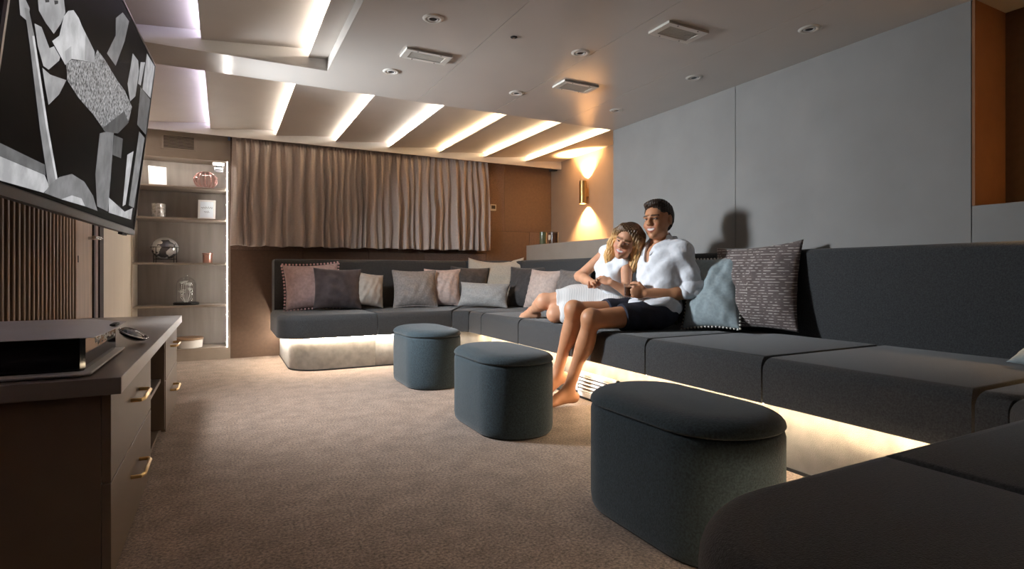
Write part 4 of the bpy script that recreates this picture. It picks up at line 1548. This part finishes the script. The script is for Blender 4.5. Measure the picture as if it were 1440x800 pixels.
# ---------------------------------------------------------------- the man
mHead = (2.580, 2.850, 1.215)
mR = frame3((-.96, -.27, -.02), (.06, .05, 1))
MAN = thing('person', (2.5, 2.86, .5), 'person in white linen shirt and navy shorts, laughing, seated with a drink', 'person', 'couple on the sofa')
F = Field((1.70, 2.50, -.005), (2.96, 3.60, 1.40), HS)
pelv, waist, chest = (2.555, 2.86, .605), (2.585, 2.86, .76), (2.60, 2.86, .93)
hipN, hipF = (2.50, 2.775, .595), (2.50, 2.945, .60)
knN, knF = (2.025, 2.835, .580), (2.045, 3.055, .620)
anN, anF = (1.975, 3.020, .108), (1.995, 3.185, .185)
shN, shF = (2.640, 2.700, 1.000), (2.680, 3.000, .985)
elN, wrN = (2.700, 2.640, .735), (2.425, 2.790, .738)
elF, wrF = (2.800, 3.230, .830), (2.800, 3.42, .70)
F.ell(pelv, (.125, .165, .105), .05)
F.ell(waist, (.100, .145, .13), .08)
F.ell(chest, (.112, .165, .155), .08)
F.cap(shN, shF, .060, .060, .06)
F.cap((2.615, 2.855, 1.02), (2.590, 2.852, 1.135), .060, .052, .04)
for hp, kn, an in ((hipN, knN, anN), (hipF, knF, anF)):
    hp, kn, an = map(np.array, (hp, kn, an))
    F.cap(hp, kn, .083, .058, .03)
    F.ell(kn + np.array((-.012, 0, .012)), (.052, .05, .055), .03)
    calf = kn + (an - kn) * .33 + np.array((.020, -.004, 0))
    F.cap(kn, an, .050, .034, .03)
    F.ell(calf, (.050, .050, .105), .04, R=frame3((-1, 0, .1), kn - an))
foot(F, anN, (-1, .02, -.10), (0, 0, 1), 1.06, .075)
foot(F, anF, (-.86, .02, -.50), (-.45, 0, .85), 1.02, .075)
F.chain([shN, elN], [.056, .043], .03)
F.chain([elN, np.array(elN) * .6 + np.array(wrN) * .4, wrN], [.043, .042, .028], .02)
F.chain([shF, elF], [.054, .043], .03)
F.chain([elF, wrF], [.043, .028], .02)
hand(F, wrN, (-.86, .42, .10), (.42, .86, .05), (.75, .95, .7), left=False, sc=1.06)
hand(F, wrF, (0, .6, -.8), (-1, 0, 0), (.3, .4, .3), left=True)
head(F, mHead, mR, 1.07)


def man_col(V):
    C = np.tile(SKIN_M, (len(V), 1))
    n = .5 + .5 * np.sin(V[:, 0] * 60 + 3 * np.sin(V[:, 2] * 40)) * np.sin(V[:, 1] * 70)
    C *= (.94 + .1 * n)[:, None]
    face_colour(V, mHead, mR, 1.07, SKIN_M, (.42, .14, .10), (.045, .022, .012), C)
    q = (V - np.array(mHead)) @ mR / 1.07
    return C


F.mesh('body', M_SKINM, MAN, man_col)

# hair of the man
M_HAIRM = mat('hair_dark_brown', (.030, .016, .009), .45, noise=.5, nscale=60, bump=.6, bscale=160, stretch=(1, 1, 3))
F = Field((2.42, 2.70, 1.14), (2.74, 3.0, 1.40), .0035)
def mL(x, y, z):
    return np.array(mHead) + mR @ (np.array([x, y, z]) * 1.07)
F.ell(mL(-.014, 0, .040), (.110, .089, .100), .01, R=mR)
F.ell(mL(.034, .012, .106), (.060, .060, .026), .025, R=mR)
F.ell(mL(.058, -.015, .098), (.036, .050, .018), .02, R=mR)
F.ell(mL(-.060, 0, .010), (.055, .066, .085), .02, R=mR)
F.ell(mL(.100, 0, .005), (.078, .105, .078), .012, 'cut', R=mR)     # face opening
for s in (-1, 1):
    F.ell(mL(.035, s * .085, -.030), (.052, .040, .085), .012, 'cut', R=mR)
    F.ell(mL(-.010, s * .088, .000), (.024, .018, .037), .006, 'cut', R=mR)
F.plane(mL(-.05, 0, -.085), mR @ np.array((.3, 0, -1)))
F.warp(lambda X, Y, Z: .0022 * np.sin(X * 330 + 40 * Z) * np.sin(Y * 300 + 25 * X) + .0018 * np.sin(Z * 420 + Y * 200 + X * 150))
F.mesh('hair', M_HAIRM, MAN)

# shirt
M_SHIRT = mat('white_linen', (.80, .82, .86), .8, noise=.05, nscale=50, bump=.8, bscale=42, sheen=.15)
F = Field((2.36, 2.55, .52), (2.96, 3.42, 1.16), .0045)
F.ell((2.56, 2.86, .63), (.150, .185, .085), .04)
F.ell((2.585, 2.86, .76), (.125, .172, .15), .09)
F.ell(chest, (.132, .185, .172), .09)
F.cap(shN, shF, .076, .076, .06)
F.cap((2.615, 2.857, 1.02), (2.605, 2.855, 1.085), .082, .073, .03)
F.chain([shN, np.array(shN) * .45 + np.array(elN) * .55, np.array(elN) * .93 + np.array(shN) * .07 + np.array((0, 0, .012))], [.072, .062, .060], .03)
F.chain([np.array(elN) + np.array((-.002, .002, .02)), np.array(elN) * .80 + np.array(wrN) * .20 + np.array((0, 0, .012))], [.060, .056], .02)
F.chain([shF, elF], [.070, .062], .03)
F.ell((2.475, 2.85, .668), (.115, .165, .032), .03)
F.plane(np.array(elN) * .76 + np.array(wrN) * .24, (-.30, .10, -.80)) if False else None
# open neck: V cut at the front and hole for the neck
F.cap((2.545, 2.848, 1.11), (2.482, 2.850, .960), .052, .020, .006, 'cut')
F.cap((2.605, 2.853, 1.05), (2.585, 2.85, 1.2), .064, .068, .006, 'cut')
F.warp(lambda X, Y, Z: .0035 * np.sin(38 * Z + 22 * X + 2 * np.sin(30 * Y)) * np.sin(31 * Y - 18 * Z) + .0025 * np.sin(75 * Y + 50 * Z + 40 * X))
SHIRT = F.mesh('shirt', M_SHIRT, MAN)
# collar leaves and placket
F = Field((2.40, 2.72, .90), (2.74, 3.0, 1.17), .003)
for s in (-1, 1):
    pts = [(2.690, 2.855 + s * .02, 1.105), (2.668, 2.855 + s * .072, 1.098), (2.600, 2.855 + s * .088, 1.075), (2.530, 2.855 + s * .062, 1.040), (2.478, 2.857 + s * .040, .985)]
    F.chain(pts, [.011, .012, .013, .013, .006], .006)
    pts = [(p[0] + .002, p[1] + s * .010, p[2] - .018) for p in pts]
    F.chain(pts, [.009, .010, .011, .011, .005], .012)
F.mesh('collar', M_SHIRT, SHIRT)
F = Field((2.44, 2.52, .68), (2.80, 2.85, .82), .003)
e0 = np.array(elN); dw = np.array(wrN) - e0; dw /= np.linalg.norm(dw)
cA = e0 + np.array((-.012, .004, .045))
F.cap(cA + np.array((.03, -.006, .004)), cA + np.array((-.022, .006, -.006)), .064, .062, .004)
F.mesh('rolled_cuff', M_SHIRT, SHIRT)

# shorts
M_NAVY = mat('navy_cotton', (.012, .014, .026), .85, noise=.15, nscale=90, bump=.3, bscale=240)
F = Field((2.08, 2.60, .485), (2.74, 3.10, .74), .0045)
F.ell(pelv, (.142, .182, .108), .04)
for hp, kn in ((hipN, knN), (hipF, knF)):
    hp, kn = np.array(hp), np.array(kn)
    F.chain([hp, hp + (kn - hp) * .56], [.098, .084], .03)
dN = np.array(knN) - np.array(hipN)
F.plane(np.array(hipN) + dN * .56, dN)
F.plane((2.5, 2.8, .502), (0, 0, -1))
F.warp(lambda X, Y, Z: .003 * np.sin(60 * X + 30 * Z) * np.sin(45 * Y + 20 * X))
F.mesh('shorts', M_NAVY, MAN)

# ---------------------------------------------------------------- the woman
wHead = (2.440, 3.005, 1.078)
wR = frame3((-.86, -.50, -.14), (.12, -.42, 1))
WOM = thing('person', (2.5, 3.25, .5), 'person in sleeveless white top and pale striped skirt, leaning in with legs tucked up', 'person', 'couple on the sofa')
F = Field((1.96, 2.86, .495), (2.78, 4.28, 1.25), HS)
wp, ww, wc = (2.53, 3.235, .625), (2.515, 3.235, .76), (2.475, 3.185, .885)
wshL, wshR = (2.465, 3.035, .925), (2.490, 3.295, 1.015)
welL, wwrL = (2.395, 2.955, .745), (2.305, 3.000, .800)
welR, wwrR = (2.335, 3.420, .840), (2.285, 3.165, .790)
whL, whR = (2.49, 3.15, .595), (2.47, 3.32, .690)
wkL, wkR = (2.145, 3.455, .565), (2.125, 3.575, .655)
waL, waR = (2.42, 3.80, .545), (2.215, 3.915, .560)
F.ell(wp, (.125, .150, .105), .06)
F.ell(ww, (.085, .115, .12), .08)
F.ell(wc, (.092, .125, .125), .07)
F.cap(wshL, wshR, .044, .044, .05)
F.cap((2.475, 3.145, .985), (2.455, 3.055, 1.03), .046, .042, .03)
for hp, kn, an, rr in ((whL, wkL, waL, 1.0), (whR, wkR, waR, 1.0)):
    hp, kn, an = map(np.array, (hp, kn, an))
    F.cap(hp, kn, .085, .056, .04)
    F.ell(kn, (.052, .052, .050), .03)
    F.cap(kn, an, .050, .031, .03)
    F.cap(kn + (an - kn) * .25, kn + (an - kn) * .5, .054, .046, .03)
foot(F, waR, (-.28, .95, -.12), (-.55, .1, .8), .93, .066)
foot(F, waL, (.1, 1, -.05), (-.5, 0, .85), .90, .060)
F.chain([wshL, welL], [.043, .034], .03)
F.chain([welL, wwrL], [.034, .022], .02)
F.chain([wshR, welR], [.044, .036], .03)
F.chain([welR, np.array(welR) * .6 + np.array(wwrR) * .4, wwrR], [.036, .034, .023], .02)
hand(F, wwrR, (-.30, -.92, -.10), (-.55, .10, .80), (.45, .6, .45), left=True, sc=.94)
hand(F, wwrL, (-.45, .72, .30), (.50, .30, -.80), (.45, .65, .5), left=False, sc=.92)
head(F, wHead, wR, .99, True)


def wom_col(V):
    C = np.tile(SKIN_W, (len(V), 1))
    n = .5 + .5 * np.sin(V[:, 0] * 60 + 3 * np.sin(V[:, 2] * 40)) * np.sin(V[:, 1] * 70)
    C *= (.95 + .08 * n)[:, None]
    face_colour(V, wHead, wR, .99, SKIN_W, (.55, .17, .14), (.16, .085, .04), C)
    return C


F.mesh('body', M_SKINW, WOM, wom_col)

# hair of the woman
M_HAIRW = vmat('hair_blonde', .42, 0, .7, 130, spec=.5)
F = Field((2.28, 2.84, .86), (2.66, 3.22, 1.25), .0035)
def wL(x, y, z):
    return np.array(wHead) + wR @ (np.array([x, y, z]) * .99)
F.ell(wL(-.016, 0, .038), (.110, .090, .100), .01, R=wR)
for s in (-1, 1):
    F.chain([wL(.040, s * .050, .100), wL(.030, s * .086, .040), wL(.008, s * .096, -.05), wL(-.004, s * .094, -.14), wL(-.008, s * .082, -.20)],
            [.020, .020, .026, .027, .016], .03)
    F.chain([wL(-.03, s * .070, .06), wL(-.035, s * .088, -.03), wL(-.035, s * .088, -.14), wL(-.03, s * .075, -.21)], [.035, .036, .034, .018], .03)
F.chain([wL(-.07, 0, .03), wL(-.085, 0, -.06), wL(-.08, 0, -.17)], [.05, .055, .035], .04)
F.ell(wL(.098, 0, -.010), (.080, .070, .094), .010, 'cut', R=wR)
F.ell(wL(.070, 0, -.11), (.066, .064, .06), .02, 'cut', R=wR)
def whair_w(X, Y, Z):
    # strands run down along the head axis
    a = (X - wHead[0]) * wR[0, 1] + (Y - wHead[1]) * wR[1, 1] + (Z - wHead[2]) * wR[2, 1]
    b = (X - wHead[0]) * wR[0, 0] + (Y - wHead[1]) * wR[1, 0] + (Z - wHead[2]) * wR[2, 0]
    return .002 * np.sin(a * 420 + b * 160) + .0016 * np.sin(b * 520 - a * 200)
F.warp(whair_w)


def whair_c(V):
    q = (V - np.array(wHead)) @ wR / .99
    root = np.array((.11, .055, .022)); tip = np.array((.78, .47, .18))
    t = sm(-q[:, 2], -.095, .02)[:, None]
    st = .5 + .5 * np.sin(q[:, 1] * 300 + q[:, 0] * 260)
    return (root * (1 - t) + tip * t) * (.72 + .4 * st)[:, None]


F.mesh('hair', M_HAIRW, WOM, whair_c)

# top
M_TOP = mat('pale_jersey', (.76, .80, .84), .8, noise=.04, nscale=50, bump=.25, bscale=260, sheen=.15)
F = Field((2.33, 2.95, .66), (2.66, 3.42, 1.09), .004)
F.ell(wc, (.108, .142, .135), .06)
F.ell((2.505, 3.225, .775), (.112, .142, .13), .07)
for s in (-1, 1):
    F.ell((2.405, 3.185 + s * .058, .895 + s * .016), (.045, .05, .05), .04)
F.cap(np.array(wshL) + np.array((0, .012, 0)), np.array(wshR) + np.array((0, -.012, 0)), .062, .062, .05)
F.cap((2.463, 3.11, 1.02), (2.44, 3.06, 1.09), .064, .085, .008, 'cut')
for sh_, el_ in ((wshL, welL), (wshR, welR)):
    sh_, el_ = np.array(sh_), np.array(el_)
    F.cap(sh_ + (el_ - sh_) * .42, el_, .060, .055, .012, 'cut')
F.warp(lambda X, Y, Z: .004 * np.sin(55 * Y + 30 * Z + 1.5 * np.sin(20 * Z)) * np.sin(20 * X + 12 * Z) + .002 * np.sin(90 * Y - 35 * Z))
F.mesh('top', M_TOP, WOM)

# skirt with thin stripes
M_SKIRT = mat('striped_skirt', (.66, .66, .66), .85, bump=.25, bscale=260, sheen=.15)
nt = M_SKIRT.node_tree
tc = nt.nodes.new('ShaderNodeTexCoord'); mp = nt.nodes.new('ShaderNodeMapping')
mp.inputs['Rotation'].default_value = (0, math.radians(20), math.radians(-35))
wvn = nt.nodes.new('ShaderNodeTexWave'); wvn.inputs['Scale'].default_value = 26; wvn.inputs['Distortion'].default_value = .6
wvn.bands_direction = 'Y'
rp = nt.nodes.new('ShaderNodeValToRGB'); rp.color_ramp.elements[0].position = .2; rp.color_ramp.elements[1].position = .5
rp.color_ramp.elements[0].color = (.42, .42, .43, 1); rp.color_ramp.elements[1].color = (.70, .69, .67, 1)
nt.links.new(tc.outputs['Object'], mp.inputs[0]); nt.links.new(mp.outputs[0], wvn.inputs[0]); nt.links.new(wvn.outputs[0], rp.inputs[0])
nt.links.new(rp.outputs[0], nt.nodes['Principled BSDF'].inputs['Base Color'])
F = Field((2.08, 2.98, .495), (2.74, 3.70, .86), .0045)
F.ell(wp, (.142, .165, .115), .06)
F.ell((2.515, 3.235, .735), (.112, .138, .07), .05)
for hp, kn, f_ in ((whL, wkL, .80), (whR, wkR, .86)):
    hp, kn = np.array(hp), np.array(kn)
    F.chain([hp, hp + (kn - hp) * f_], [.104, .078], .05)
F.cap(np.array(whR) + np.array((-.02, .0, .012)), np.array(whR) * .5 + np.array(wkR) * .5 + np.array((0, 0, .012)), .096, .082, .05)
hd_ = np.array((-.80, .55, -.05))
F.plane(np.array(whR) * .22 + np.array(wkR) * .78, hd_)
F.plane((2.5, 3.2, .5015), (0, 0, -1))
F.warp(lambda X, Y, Z: .0035 * np.sin(50 * Z + 25 * Y + 2 * np.sin(20 * X)) * np.sin(30 * X + 14 * Y))
F.mesh('skirt', M_SKIRT, WOM)

# tumbler held by the man
o = thing('whisky_tumbler', (2.345, 2.885, .74), 'short glass tumbler of dark drink held in the hand of white-shirted person', 'glass')
gx, gy, gz = 2.352, 2.868, .738
bm = B()
lathe(bm, [(0, -.035), (.030, -.035), (.034, -.030), (.037, .058), (.0345, .058), (.032, -.022), (0, -.024)], 28, (gx, gy, gz), cap=False)
obj('tumbler', bm, M_THIN, o, auto=.7)
bm = B()
lathe(bm, [(0, -.0235), (.0318, -.0215), (.0336, .036), (0, .036)], 28, (gx, gy, gz), cap=False)
obj('drink', bm, mat('dark_drink', (.05, .018, .008), .1, bump=.01), o, auto=.7)
